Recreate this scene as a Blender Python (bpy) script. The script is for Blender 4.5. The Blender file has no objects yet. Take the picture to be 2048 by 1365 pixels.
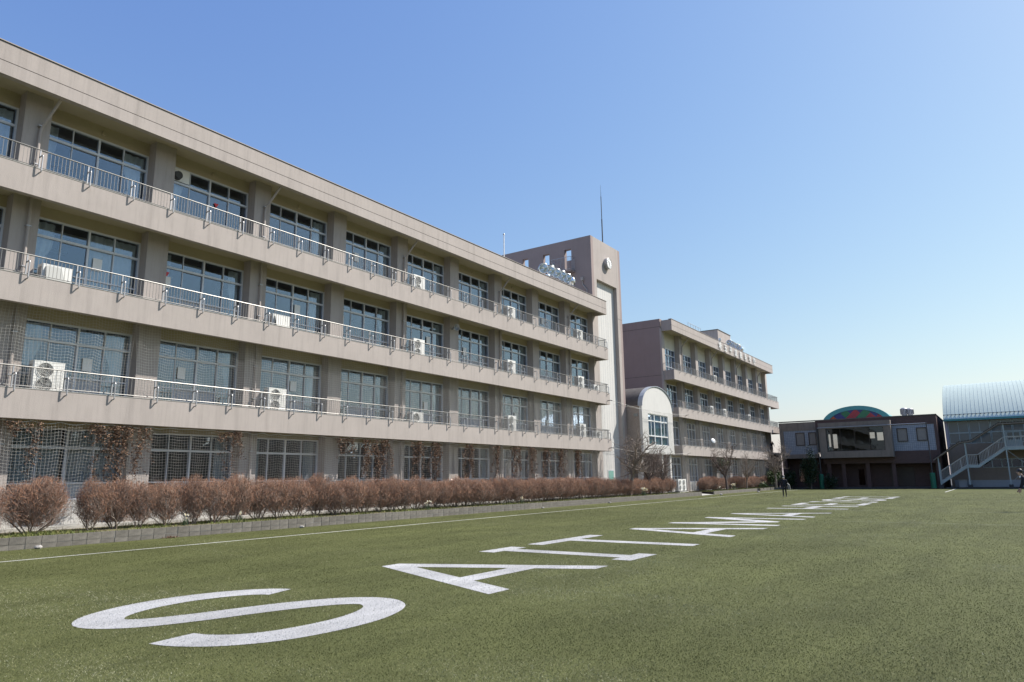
import bpy, bmesh, math, random
import numpy as np
from mathutils import Vector, Matrix
from mathutils.geometry import tessellate_polygon
R = math.radians
random.seed(7); rng = np.random.default_rng(11)
scene = bpy.context.scene
C = scene.collection

# ------------------------------------------------------------------ camera, sky, sun, exposure
EYE = 1.72
yaw, pitch, roll = R(34.3413), R(11.1208), R(-0.7096)
fwd = Vector((math.cos(pitch)*math.cos(yaw), math.cos(pitch)*math.sin(yaw), math.sin(pitch)))
rgt = Vector((math.sin(yaw), -math.cos(yaw), 0)); upv = rgt.cross(fwd)
r2 = math.cos(roll)*rgt + math.sin(roll)*upv; u2 = -math.sin(roll)*rgt + math.cos(roll)*upv
cam = bpy.data.cameras.new('camera'); cam_o = bpy.data.objects.new('camera', cam); C.objects.link(cam_o)
cam_o.matrix_world = Matrix(((r2.x, u2.x, -fwd.x, 0), (r2.y, u2.y, -fwd.y, 0), (r2.z, u2.z, -fwd.z, EYE), (0, 0, 0, 1)))
cam.sensor_width = 36; cam.lens = 1402.3/2048*36; cam.clip_start = 0.1; cam.clip_end = 3000
scene.camera = cam_o
SUN = Vector((1.22, -1.0, 1.63)).normalized()
world = bpy.data.worlds.new('World'); scene.world = world; world.use_nodes = True
wn = world.node_tree; wn.nodes.clear()
sky = wn.nodes.new('ShaderNodeTexSky'); sky.sky_type = 'NISHITA'; sky.sun_disc = False
sky.sun_elevation = math.asin(SUN.z); sky.sun_rotation = math.pi/2 - math.atan2(SUN.y, SUN.x)
sky.altitude = 0; sky.air_density = 1.5; sky.dust_density = 0.9; sky.ozone_density = 2.5
bg = wn.nodes.new('ShaderNodeBackground'); bg.inputs[1].default_value = 0.101
# camera response of the sky colour, the same in every direction: blue compresses a little more than red
v1 = wn.nodes.new('ShaderNodeVectorMath'); v1.operation = 'MULTIPLY'; v1.inputs[1].default_value = (0.1, 0.1, 0.1)
sp = wn.nodes.new('ShaderNodeSeparateXYZ'); cbn = wn.nodes.new('ShaderNodeCombineXYZ'); v2 = wn.nodes.new('ShaderNodeVectorMath'); v2.operation = 'MULTIPLY'; v2.inputs[1].default_value = (8.7, 8.5, 7.9)
wn.links.new(sky.outputs[0], v1.inputs[0]); wn.links.new(v1.outputs[0], sp.inputs[0])
for i_, g_ in enumerate((1.0, 0.9, 0.5)):
    pw = wn.nodes.new('ShaderNodeMath'); pw.operation = 'POWER'; pw.inputs[1].default_value = g_; wn.links.new(sp.outputs[i_], pw.inputs[0]); wn.links.new(pw.outputs[0], cbn.inputs[i_])
wn.links.new(cbn.outputs[0], v2.inputs[0])
wo = wn.nodes.new('ShaderNodeOutputWorld')
wn.links.new(v2.outputs[0], bg.inputs[0]); wn.links.new(bg.outputs[0], wo.inputs[0])
sl = bpy.data.lights.new('sun', 'SUN'); sl.energy = 5.0; sl.angle = R(0.53); sl.color = (1.0, 0.95, 0.88)
so = bpy.data.objects.new('sun', sl); C.objects.link(so); so.location = SUN*60
so.rotation_euler = (-SUN).to_track_quat('-Z', 'Y').to_euler()
scene.view_settings.view_transform = 'Standard'; scene.view_settings.look = 'None'
scene.view_settings.exposure = 0.5; scene.view_settings.gamma = 1.0
scene.view_settings.use_curve_mapping = False
scene.cycles.max_bounces = 8; scene.cycles.transparent_max_bounces = 16

# ------------------------------------------------------------------ materials
def nodes(m):
    m.use_nodes = True
    nt = m.node_tree
    return nt, nt.nodes['Principled BSDF']
def mat(name, col, rough=0.7, metal=0.0, var=0.0, vscale=3.0, col2=None, bump=0.0, bscale=60.0, streak=0.0, rnd=0.0, stretch=(1, 1, 1), spec=0.5):
    m = bpy.data.materials.new(name); nt, b = nodes(m)
    b.inputs['Base Color'].default_value = (*col, 1); b.inputs['Roughness'].default_value = rough
    b.inputs['Metallic'].default_value = metal; b.inputs['Specular IOR Level'].default_value = spec
    N, L = nt.nodes, nt.links
    tc = N.new('ShaderNodeTexCoord'); src = None
    if var > 0 or col2:
        mp = N.new('ShaderNodeMapping'); mp.inputs['Scale'].default_value = stretch; L.new(tc.outputs['Object'], mp.inputs[0])
        nz = N.new('ShaderNodeTexNoise'); nz.inputs['Scale'].default_value = vscale; nz.inputs['Detail'].default_value = 6; nz.inputs['Roughness'].default_value = 0.65
        L.new(mp.outputs[0], nz.inputs['Vector'])
        cr = N.new('ShaderNodeValToRGB'); cr.color_ramp.elements[0].position = 0.3; cr.color_ramp.elements[1].position = 0.7
        c2 = col2 if col2 else tuple(c*(1+var) for c in col)
        c1 = col if col2 else tuple(c*(1-var) for c in col)
        cr.color_ramp.elements[0].color = (*c1, 1); cr.color_ramp.elements[1].color = (*c2, 1)
        L.new(nz.outputs[0], cr.inputs[0]); src = cr.outputs[0]
    if streak > 0:
        mp = N.new('ShaderNodeMapping'); mp.inputs['Scale'].default_value = (2.2, 2.2, 0.18); L.new(tc.outputs['Object'], mp.inputs[0])
        nz = N.new('ShaderNodeTexNoise'); nz.inputs['Scale'].default_value = 1.6; nz.inputs['Detail'].default_value = 5; L.new(mp.outputs[0], nz.inputs['Vector'])
        mr = N.new('ShaderNodeMapRange'); mr.inputs[1].default_value = 0.52; mr.inputs[2].default_value = 0.75; mr.inputs[3].default_value = 1.0; mr.inputs[4].default_value = 1-streak
        L.new(nz.outputs[0], mr.inputs[0])
        mx = N.new('ShaderNodeMix'); mx.data_type = 'RGBA'; mx.blend_type = 'MULTIPLY'; mx.inputs[0].default_value = 1
        if src: L.new(src, mx.inputs[6])
        else: mx.inputs[6].default_value = (*col, 1)
        L.new(mr.outputs[0], mx.inputs[7]); src = mx.outputs[2]
    if streak > 0.12:
        mp = N.new('ShaderNodeMapping'); mp.inputs['Scale'].default_value = (7, 7, 0.5); L.new(tc.outputs['Object'], mp.inputs[0])
        nz = N.new('ShaderNodeTexNoise'); nz.inputs['Scale'].default_value = 1.3; nz.inputs['Detail'].default_value = 7; nz.inputs['Roughness'].default_value = 0.7; L.new(mp.outputs[0], nz.inputs['Vector'])
        mr = N.new('ShaderNodeMapRange'); mr.inputs[1].default_value = 0.5; mr.inputs[2].default_value = 0.8; mr.inputs[3].default_value = 1.0; mr.inputs[4].default_value = 0.80; L.new(nz.outputs[0], mr.inputs[0])
        mx = N.new('ShaderNodeMix'); mx.data_type = 'RGBA'; mx.blend_type = 'MULTIPLY'; mx.inputs[0].default_value = 1; L.new(src, mx.inputs[6]); L.new(mr.outputs[0], mx.inputs[7]); src = mx.outputs[2]
    if rnd > 0:
        oi = N.new('ShaderNodeObjectInfo'); mr = N.new('ShaderNodeMapRange'); mr.inputs[3].default_value = 1-rnd; mr.inputs[4].default_value = 1+rnd
        L.new(oi.outputs['Random'], mr.inputs[0])
        mx = N.new('ShaderNodeMix'); mx.data_type = 'RGBA'; mx.blend_type = 'MULTIPLY'; mx.inputs[0].default_value = 1
        if src: L.new(src, mx.inputs[6])
        else: mx.inputs[6].default_value = (*col, 1)
        L.new(mr.outputs[0], mx.inputs[7]); src = mx.outputs[2]
    if src: L.new(src, b.inputs['Base Color'])
    if bump > 0:
        nz = N.new('ShaderNodeTexNoise'); nz.inputs['Scale'].default_value = bscale; nz.inputs['Detail'].default_value = 4; L.new(tc.outputs['Object'], nz.inputs['Vector'])
        bp = N.new('ShaderNodeBump'); bp.inputs['Strength'].default_value = bump; bp.inputs['Distance'].default_value = 0.02
        L.new(nz.outputs[0], bp.inputs['Height']); L.new(bp.outputs[0], b.inputs['Normal'])
    return m
def glass_mat(name, tint=(0.83, 0.86, 0.91), ior=2.1, rough=0.0):
    m = bpy.data.materials.new(name); m.use_nodes = True; nt = m.node_tree; nt.nodes.clear(); N, L = nt.nodes, nt.links
    o = N.new('ShaderNodeOutputMaterial'); mx = N.new('ShaderNodeMixShader'); tr = N.new('ShaderNodeBsdfTransparent'); gl = N.new('ShaderNodeBsdfGlossy'); fr = N.new('ShaderNodeFresnel')
    tr.inputs[0].default_value = (*tint, 1); gl.inputs['Roughness'].default_value = rough; gl.inputs['Color'].default_value = (0.70, 0.85, 1.0, 1); fr.inputs[0].default_value = ior
    ge = N.new('ShaderNodeNewGeometry'); mr = N.new('ShaderNodeMapRange'); mr.inputs[3].default_value = ior; mr.inputs[4].default_value = 1/ior; L.new(ge.outputs['Backfacing'], mr.inputs[0]); L.new(mr.outputs[0], fr.inputs[0])
    tc = N.new('ShaderNodeTexCoord'); nz = N.new('ShaderNodeTexNoise'); nz.inputs['Scale'].default_value = 0.8; bp = N.new('ShaderNodeBump'); bp.inputs['Strength'].default_value = 0.06; bp.inputs['Distance'].default_value = 0.05
    L.new(tc.outputs['Object'], nz.inputs['Vector']); L.new(nz.outputs[0], bp.inputs['Height']); L.new(bp.outputs[0], gl.inputs['Normal'])
    L.new(fr.outputs[0], mx.inputs[0]); L.new(tr.outputs[0], mx.inputs[1]); L.new(gl.outputs[0], mx.inputs[2]); L.new(mx.outputs[0], o.inputs[0])
    return m
def attr_mat(name, stops, rough=0.8, attr='shade', spec=0.3, transl=0.0):
    """colour ramp over a per-vertex random value: natural colour difference from leaf to leaf"""
    m = bpy.data.materials.new(name); nt, b = nodes(m); N, L = nt.nodes, nt.links
    a = N.new('ShaderNodeAttribute'); a.attribute_name = attr
    cr = N.new('ShaderNodeValToRGB'); e = cr.color_ramp.elements
    e[0].position = 0; e[0].color = (*stops[0], 1); e[1].position = 1; e[1].color = (*stops[-1], 1)
    for i, s in enumerate(stops[1:-1]):
        x = e.new((i+1)/(len(stops)-1)); x.color = (*s, 1)
    L.new(a.outputs['Fac'], cr.inputs[0]); L.new(cr.outputs[0], b.inputs['Base Color'])
    b.inputs['Roughness'].default_value = rough; b.inputs['Specular IOR Level'].default_value = spec
    return m
PL = (0.392, 0.345, 0.315)
M = {}
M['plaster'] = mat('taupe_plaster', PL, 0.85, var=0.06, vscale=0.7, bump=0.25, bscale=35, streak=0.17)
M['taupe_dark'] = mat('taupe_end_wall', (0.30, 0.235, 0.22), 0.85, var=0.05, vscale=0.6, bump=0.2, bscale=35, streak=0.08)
M['cream'] = mat('cream_paint', (0.40, 0.345, 0.235), 0.8, var=0.05, vscale=1.2, bump=0.15, bscale=25)
M['cream_pale'] = mat('pale_cream_paint', (0.55, 0.52, 0.43), 0.8, var=0.04, vscale=1.2)
M['white_wall'] = mat('white_panel', (0.58, 0.565, 0.535), 0.7, var=0.03, vscale=1.5, bump=0.1, bscale=20, streak=0.08)
M['coping'] = mat('dark_coping_and_lip_shade', (0.10, 0.095, 0.09), 0.6, var=0.1)  # colour of real copings and of the shadow line painted below the roof lip
M['joint'] = mat('dark_joint', (0.09, 0.08, 0.078), 0.8, var=0.1)
M['alu'] = mat('aluminium_frame', (0.60, 0.62, 0.66), 0.4, metal=0.1, var=0.04)
M['alu_dark'] = mat('brown_frame', (0.05, 0.035, 0.03), 0.5, var=0.1)
M['steel'] = mat('stainless_rail', (0.20, 0.195, 0.185), 0.38, metal=0.4, var=0.05)
M['steel_g'] = mat('galvanised_steel', (0.40, 0.40, 0.41), 0.45, metal=0.5, var=0.08)
M['baluster'] = mat('painted_baluster', (0.24, 0.23, 0.215), 0.5, metal=0.2, var=0.05)
M['glass'] = glass_mat('window_glass')
M['glass_d'] = glass_mat('tinted_glass', (0.60, 0.61, 0.61), 1.5)
M['panel'] = mat('grey_spandrel', (0.33, 0.36, 0.40), 0.5, var=0.05)
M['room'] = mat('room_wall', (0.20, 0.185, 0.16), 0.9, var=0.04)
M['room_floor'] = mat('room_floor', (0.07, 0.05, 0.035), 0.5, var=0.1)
M['curtain'] = mat('pale_green_curtain', (0.62, 0.64, 0.56), 0.9, var=0.10, vscale=4, rnd=0.1)
M['net'] = mat('net_cord', (0.58, 0.56, 0.52), 0.9, var=0.08)
M['net_d'] = mat('weathered_net_cord', (0.40, 0.39, 0.37), 0.9, var=0.08)
M['ac'] = mat('white_appliance', (0.74, 0.73, 0.69), 0.5, var=0.03, rnd=0.04)
M['ac_dark'] = mat('fan_black', (0.05, 0.05, 0.05), 0.6, var=0.1)
M['ac_grey'] = mat('louver_grey', (0.20, 0.21, 0.20), 0.5, var=0.05)
M['paper'] = mat('paper', (0.80, 0.80, 0.78), 0.8, var=0.02)
M['red'] = mat('red_sign', (0.65, 0.04, 0.05), 0.5, var=0.05)
M['white'] = mat('white_paint', (0.80, 0.80, 0.78), 0.5, var=0.02)
M['black'] = mat('black_paint', (0.02, 0.02, 0.02), 0.5, var=0.1)
M['block'] = mat('concrete_block', (0.155, 0.142, 0.122), 0.95, var=0.25, vscale=5, bump=0.5, bscale=40, rnd=0.14, streak=0.2)
M['concrete'] = mat('concrete', (0.42, 0.41, 0.38), 0.9, var=0.12, vscale=1.5, bump=0.3, bscale=30)
M['floor_grey'] = mat('grey_waterproof_floor', (0.17, 0.165, 0.16), 0.8, var=0.1, vscale=2)
M['soil'] = mat('planter_soil', (0.10, 0.085, 0.045), 0.95, col2=(0.17, 0.14, 0.07), vscale=4, bump=0.6, bscale=20)
M['asphalt'] = mat('asphalt', (0.06, 0.06, 0.06), 0.9, var=0.2, vscale=8, bump=0.3, bscale=50)
M['bark'] = mat('grey_bark', (0.17, 0.135, 0.11), 0.95, col2=(0.30, 0.25, 0.21), vscale=9, bump=0.5, bscale=40)
M['bark_d'] = mat('dark_bark', (0.12, 0.09, 0.075), 0.95, col2=(0.22, 0.17, 0.145), vscale=9, bump=0.5, bscale=40)
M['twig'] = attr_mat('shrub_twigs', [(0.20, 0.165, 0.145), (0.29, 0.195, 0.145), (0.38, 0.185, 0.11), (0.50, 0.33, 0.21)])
M['deadleaf'] = attr_mat('dead_creeper', [(0.085, 0.052, 0.036), (0.15, 0.088, 0.056), (0.22, 0.135, 0.085), (0.12, 0.07, 0.048)])
M['green'] = attr_mat('green_leaves', [(0.025, 0.045, 0.018), (0.05, 0.085, 0.025), (0.08, 0.12, 0.035), (0.12, 0.15, 0.06)], 0.5)
M['dgreen'] = attr_mat('evergreen_leaves', [(0.012, 0.026, 0.014), (0.025, 0.045, 0.02), (0.04, 0.065, 0.03), (0.06, 0.085, 0.045)], 0.45)
M['weeds'] = attr_mat('weed_blades', [(0.07, 0.10, 0.02), (0.13, 0.17, 0.035), (0.20, 0.21, 0.06), (0.36, 0.29, 0.14)], 0.7)
M['turf_blade'] = attr_mat('turf_fibre', [(0.066, 0.073, 0.025), (0.128, 0.133, 0.050), (0.20, 0.20, 0.094), (0.42, 0.41, 0.29)], 0.6, spec=0.12)
M['white_blade'] = attr_mat('white_fibre', [(0.42, 0.415, 0.41), (0.47, 0.465, 0.455), (0.50, 0.495, 0.48), (0.45, 0.45, 0.42)], 0.6)
M['petal'] = mat('white_petals', (0.80, 0.79, 0.70), 0.7, var=0.05)
M['yellow'] = mat('yellow_petals', (0.75, 0.55, 0.08), 0.7, var=0.05)
M['stone'] = mat('grey_stone', (0.33, 0.31, 0.29), 0.9, var=0.2, vscale=8, bump=0.5, bscale=30)
M['brown_tile'] = mat('brown_tile_wall', (0.085, 0.048, 0.044), 0.6, var=0.15, vscale=3, bump=0.15, bscale=20)
M['tan'] = mat('tan_concrete', (0.235, 0.195, 0.165), 0.85, var=0.10, vscale=1.2, bump=0.2, bscale=30, streak=0.2)
M['lilac'] = mat('lilac_wall', (0.40, 0.37, 0.42), 0.8, var=0.05)
M['beige_wall'] = mat('beige_wall', (0.27, 0.215, 0.175), 0.8, var=0.06, streak=0.1)
M['teal'] = mat('teal_metal', (0.055, 0.24, 0.25), 0.5, var=0.08)
M['roof_pale'] = mat('pale_green_metal_roof', (0.46, 0.54, 0.49), 0.45, metal=0.0, var=0.04, vscale=0.8, streak=0.05)
M['roof_seam'] = mat('roof_seam', (0.42, 0.49, 0.47), 0.5, var=0.05)
M['stairpaint'] = mat('pale_green_grey_paint', (0.36, 0.42, 0.41), 0.5, var=0.06)
M['rail_white'] = mat('cream_stair_rail', (0.55, 0.53, 0.48), 0.5, var=0.05)
M['slate'] = mat('dark_slate_roof', (0.085, 0.075, 0.07), 0.8, var=0.25, vscale=2, bump=0.3, bscale=12)
M['pad'] = mat('green_pad', (0.02, 0.16, 0.09), 0.6, var=0.08)
M['pole'] = mat('dark_pole', (0.07, 0.07, 0.075), 0.5, metal=0.3, var=0.1)
M['reflector'] = mat('lamp_reflector', (0.80, 0.82, 0.82), 0.12, metal=1.0, var=0.03)
M['suit'] = mat('black_cloth', (0.012, 0.013, 0.02), 0.85, var=0.2)
M['skin'] = mat('skin', (0.50, 0.32, 0.24), 0.6, var=0.05)
M['hair'] = mat('black_hair', (0.012, 0.010, 0.010), 0.5, var=0.2)
M['grey_cloth'] = mat('grey_cloth', (0.20, 0.195, 0.19), 0.85, var=0.1)
M['green_curtain'] = mat('green_blind', (0.16, 0.34, 0.29), 0.8, var=0.10, vscale=2)
M['fogpane'] = mat('frosted_pane', (0.21, 0.20, 0.20), 0.25, var=0.05)
M['gym_pane'] = mat('grey_green_pane', (0.10, 0.125, 0.13), 0.15, var=0.1, vscale=0.6)
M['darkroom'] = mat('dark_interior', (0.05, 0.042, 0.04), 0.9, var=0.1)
for i, c in enumerate([(0.45, 0.03, 0.06), (0.70, 0.30, 0.03), (0.02, 0.22, 0.10), (0.03, 0.05, 0.25), (0.22, 0.04, 0.14), (0.55, 0.10, 0.04)]):
    M['sg%d' % i] = mat('stained_glass_%s' % 'red orange green blue violet scarlet'.split()[i], tuple(v*.6 for v in c), 0.2, var=0.1)
# pale tile cladding with grout lines (tiles a few pixels wide)
m = bpy.data.materials.new('pale_blue_tile'); nt, b = nodes(m); N, L = nt.nodes, nt.links
tc = N.new('ShaderNodeTexCoord'); mp = N.new('ShaderNodeMapping'); mp.inputs['Rotation'].default_value = (0, R(90), R(90)); br = N.new('ShaderNodeTexBrick')
sx = N.new('ShaderNodeSeparateXYZ'); cb = N.new('ShaderNodeCombineXYZ'); L.new(tc.outputs['Object'], sx.inputs[0]); L.new(sx.outputs[1], cb.inputs[0]); L.new(sx.outputs[2], cb.inputs[1]); L.new(cb.outputs[0], br.inputs['Vector'])
br.offset = 0; br.inputs['Color1'].default_value = (0.33, 0.36, 0.42, 1); br.inputs['Color2'].default_value = (0.27, 0.30, 0.36, 1); br.inputs['Mortar'].default_value = (0.16, 0.18, 0.22, 1)
br.inputs['Scale'].default_value = 1; br.inputs['Mortar Size'].default_value = 0.018; br.inputs['Brick Width'].default_value = 0.22; br.inputs['Row Height'].default_value = 0.22
L.new(br.outputs[0], b.inputs['Base Color']); b.inputs['Roughness'].default_value = 0.45; M['tile'] = m
# turf sheet
def turf_material(name, c0, c1, c2, lo, hi):
    m = bpy.data.materials.new(name); nt, b = nodes(m); N, L = nt.nodes, nt.links
    tc = N.new('ShaderNodeTexCoord')
    def noise(scale, detail, stretch=(1, 1, 1), rough=0.6):
        mp = N.new('ShaderNodeMapping'); mp.inputs['Scale'].default_value = stretch; L.new(tc.outputs['Object'], mp.inputs[0])
        n = N.new('ShaderNodeTexNoise'); n.inputs['Scale'].default_value = scale; n.inputs['Detail'].default_value = detail; n.inputs['Roughness'].default_value = rough
        L.new(mp.outputs[0], n.inputs['Vector']); return n.outputs[0]
    fine = noise(45, 5, (1, 1, 1), 0.8); mid = noise(0.55, 7, (0.5, 1.6, 1), 0.72); big = noise(0.13, 4, (0.6, 1.5, 1), 0.6)
    cr = N.new('ShaderNodeValToRGB'); e = cr.color_ramp.elements; e[0].position = lo; e[0].color = (*c0, 1); e[1].position = hi; e[1].color = (*c2, 1)
    k = e.new((lo+hi)/2); k.color = (*c1, 1); L.new(fine, cr.inputs[0])
    def mul(src, fac, a, bb, lo=0.35, hi=0.68):
        mr = N.new('ShaderNodeMapRange'); mr.inputs[1].default_value = lo; mr.inputs[2].default_value = hi; mr.inputs[3].default_value = a; mr.inputs[4].default_value = bb; L.new(fac, mr.inputs[0])
        mx = N.new('ShaderNodeMix'); mx.data_type = 'RGBA'; mx.blend_type = 'MULTIPLY'; mx.inputs[0].default_value = 1; L.new(src, mx.inputs[6]); L.new(mr.outputs[0], mx.inputs[7]); return mx.outputs[2]
    s = mul(mul(cr.outputs[0], mid, 0.80, 1.25), big, 0.88, 1.14); L.new(s, b.inputs['Base Color'])
    b.inputs['Roughness'].default_value = 0.85; b.inputs['Specular IOR Level'].default_value = 0.12
    bp = N.new('ShaderNodeBump'); bp.inputs['Strength'].default_value = 0.5; bp.inputs['Distance'].default_value = 0.02; L.new(fine, bp.inputs['Height']); L.new(bp.outputs[0], b.inputs['Normal'])
    return m
M['turf'] = turf_material('artificial_turf', (0.062, 0.070, 0.024), (0.089, 0.096, 0.035), (0.124, 0.128, 0.054), 0.30, 0.72)
M['turf_white'] = turf_material('white_turf', (0.36, 0.355, 0.35), (0.41, 0.405, 0.40), (0.45, 0.445, 0.44), 0.30, 0.60)
M['turf_line'] = turf_material('worn_white_turf', (0.36, 0.37, 0.30), (0.55, 0.55, 0.50), (0.68, 0.67, 0.63), 0.35, 0.65)
M['turf_faint'] = turf_material('faint_line_turf', (0.17, 0.19, 0.10), (0.27, 0.28, 0.18), (0.40, 0.40, 0.30), 0.35, 0.65)

# ------------------------------------------------------------------ object helpers
WORLD_ORG = {}
def tag(o, label=None, cat=None, group=None, kind=None):
    if label: o['label'] = label
    if cat: o['category'] = cat
    if group: o['group'] = group
    if kind: o['kind'] = kind
    return o
def thing(name, label, cat, loc=(0, 0, 0), group=None, rz=0.0):
    o = bpy.data.objects.new(name, None); C.objects.link(o); o.empty_display_size = 0.3
    o.location = loc; o.rotation_euler = (0, 0, rz); WORLD_ORG[o] = Vector(loc)
    return tag(o, label, cat, group)
def as_list(x): return x if isinstance(x, (list, tuple)) else [x]
def link(name, me, parent=None, org=None):
    """mesh coordinates are in world space here; the object is placed at org (or its parent's origin)"""
    porg = WORLD_ORG.get(parent, Vector((0, 0, 0))) if parent else Vector((0, 0, 0))
    org = Vector(org) if org is not None else porg.copy()
    if org.length: me.transform(Matrix.Translation(-org))
    o = bpy.data.objects.new(name, me); C.objects.link(o)
    if parent: o.parent = parent
    o.location = org - porg; WORLD_ORG[o] = org
    return o
class MB:
    def __init__(s): s.v = []; s.f = []; s.m = []; s.cur = 0
    def mat(s, i): s.cur = i; return s
    def add(s, vs, fs):
        n = len(s.v); s.v += [tuple(v) for v in vs]
        for f in fs: s.f.append(tuple(i+n for i in f)); s.m.append(s.cur)
        return s
    def box(s, x0, x1, y0, y1, z0, z1):
        if x0 > x1: x0, x1 = x1, x0
        if y0 > y1: y0, y1 = y1, y0
        if z0 > z1: z0, z1 = z1, z0
        return s.add([(x0, y0, z0), (x1, y0, z0), (x1, y1, z0), (x0, y1, z0), (x0, y0, z1), (x1, y0, z1), (x1, y1, z1), (x0, y1, z1)],
                     [(0, 3, 2, 1), (4, 5, 6, 7), (0, 1, 5, 4), (1, 2, 6, 5), (2, 3, 7, 6), (3, 0, 4, 7)])
    def quad(s, a, b, c, d): return s.add([a, b, c, d], [(0, 1, 2, 3)])
    def extrude(s, prof, axis, a, b):
        """closed 2D profile (ccw) along axis 'x','y' or 'z'"""
        n = len(prof)
        def P(p, t): return {'x': (t, p[0], p[1]), 'y': (p[0], t, p[1]), 'z': (p[0], p[1], t)}[axis]
        vs = [P(p, a) for p in prof] + [P(p, b) for p in prof]
        fs = [(i, (i+1) % n, n+(i+1) % n, n+i) for i in range(n)] + [tuple(range(n))[::-1], tuple(range(n, 2*n))]
        return s.add(vs, fs)
    def tube(s, pts, r, n=6, cap=True):
        pts = [Vector(p) for p in pts]; rs = r if isinstance(r, (list, tuple)) else [r]*len(pts)
        vs = []; fs = []; prev = None
        for i, p in enumerate(pts):
            d = (pts[min(i+1, len(pts)-1)] - pts[max(i-1, 0)]).normalized()
            ref = Vector((0, 0, 1)) if abs(d.z) < 0.9 else Vector((0, 1, 0))
            a = d.cross(ref).normalized() if prev is None else (prev - d*prev.dot(d)).normalized()
            prev = a; bb = d.cross(a)
            for k in range(n):
                t = 2*math.pi*k/n; vs.append(p + (a*math.cos(t)+bb*math.sin(t))*rs[i])
        for i in range(len(pts)-1):
            for k in range(n): fs.append((i*n+k, i*n+(k+1) % n, (i+1)*n+(k+1) % n, (i+1)*n+k))
        if cap: fs += [tuple(range(n))[::-1], tuple(range((len(pts)-1)*n, len(pts)*n))]
        return s.add(vs, fs)
    def lathe(s, prof, origin, axis, n=20):
        """prof: (radius, height along axis)"""
        o = Vector(origin); ax = Vector(axis).normalized(); ref = Vector((0, 0, 1)) if abs(ax.z) < 0.9 else Vector((1, 0, 0))
        a = ax.cross(ref).normalized(); b = ax.cross(a); vs = []; fs = []
        for r, h in prof:
            for k in range(n):
                t = 2*math.pi*k/n; vs.append(o + ax*h + (a*math.cos(t)+b*math.sin(t))*max(r, 1e-4))
        for i in range(len(prof)-1):
            for k in range(n): fs.append((i*n+k, i*n+(k+1) % n, (i+1)*n+(k+1) % n, (i+1)*n+k))
        return s.add(vs, fs)
    def mesh(s, name, mats, smooth=False):
        me = bpy.data.meshes.new(name); me.from_pydata(s.v, [], s.f)
        for m in as_list(mats): me.materials.append(M[m] if isinstance(m, str) else m)
        if len(as_list(mats)) > 1: me.polygons.foreach_set('material_index', s.m)
        if smooth: me.polygons.foreach_set('use_smooth', [True]*len(s.f))
        bm = bmesh.new(); bm.from_mesh(me); bmesh.ops.recalc_face_normals(bm, faces=bm.faces); bm.to_mesh(me); bm.free()
        me.update(); return me
    def build(s, name, mats, parent=None, org=None, smooth=False): return link(name, s.mesh(name, mats, smooth), parent, org)
def np_mesh(name, V, F, mats, shade=None, midx=None, smooth=False):
    V = np.asarray(V, dtype=np.float32); F = np.asarray(F, dtype=np.int32); k = F.shape[1]
    me = bpy.data.meshes.new(name); me.vertices.add(len(V)); me.vertices.foreach_set('co', V.ravel())
    me.loops.add(F.size); me.loops.foreach_set('vertex_index', F.ravel())
    me.polygons.add(len(F)); me.polygons.foreach_set('loop_start', np.arange(0, F.size, k, dtype=np.int32)); me.polygons.foreach_set('loop_total', np.full(len(F), k, dtype=np.int32))
    for m in as_list(mats): me.materials.append(M[m] if isinstance(m, str) else m)
    if midx is not None: me.polygons.foreach_set('material_index', np.asarray(midx, dtype=np.int32))
    if smooth: me.polygons.foreach_set('use_smooth', np.ones(len(F), dtype=bool))
    if shade is not None:
        a = me.attributes.new('shade', 'FLOAT', 'POINT'); a.data.foreach_set('value', np.asarray(shade, dtype=np.float32))
    me.update(calc_edges=True); return me
def segs(A, B, ra, rb, n=3):
    """many tapered n-sided prisms: returns vertices, quads"""
    A = np.asarray(A, float); B = np.asarray(B, float); m = len(A); ra = np.broadcast_to(ra, m); rb = np.broadcast_to(rb, m)
    d = B-A; d /= np.linalg.norm(d, axis=1, keepdims=True)+1e-9
    ref = np.where(np.abs(d[:, 2:3]) < 0.9, np.array([[0, 0, 1.]]), np.array([[1., 0, 0]]))
    a = np.cross(d, ref); a /= np.linalg.norm(a, axis=1, keepdims=True)+1e-9; b = np.cross(d, a)
    V = np.empty((m, 2*n, 3)); F = np.empty((m, n, 4), dtype=np.int64)
    for k in range(n):
        t = 2*math.pi*k/n; o = a*math.cos(t)+b*math.sin(t)
        V[:, k] = A+o*ra[:, None]; V[:, n+k] = B+o*rb[:, None]
        F[:, k] = [k, (k+1) % n, n+(k+1) % n, n+k]
    F = F+(np.arange(m)*2*n)[:, None, None]
    return V.reshape(-1, 3), F.reshape(-1, 4)
def leaf_quads(P, size, flat=0.4, up=None):
    """diamond leaves at points P with random orientation"""
    P = np.asarray(P, float); m = len(P); size = np.broadcast_to(size, m)
    d = rng.normal(size=(m, 3)); d[:, 2] *= flat+0.3; d /= np.linalg.norm(d, axis=1, keepdims=True)
    e = np.cross(d, rng.normal(size=(m, 3))); e /= np.linalg.norm(e, axis=1, keepdims=True)
    nn = np.cross(d, e)
    s = size[:, None]
    V = np.stack([P-d*s, P+e*s*0.45+nn*s*0.12, P+d*s, P-e*s*0.45+nn*s*0.12], 1)
    F = np.arange(m*4).reshape(m, 4)
    return V.reshape(-1, 3), F
def copy_tree(o, parent=None, loc=None, rz=None):
    c = o.copy(); C.objects.link(c); c.parent = parent
    if loc is not None: c.location = loc
    if rz is not None: c.rotation_euler = (0, 0, rz)
    for ch in o.children: copy_tree(ch, c)
    return c
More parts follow.
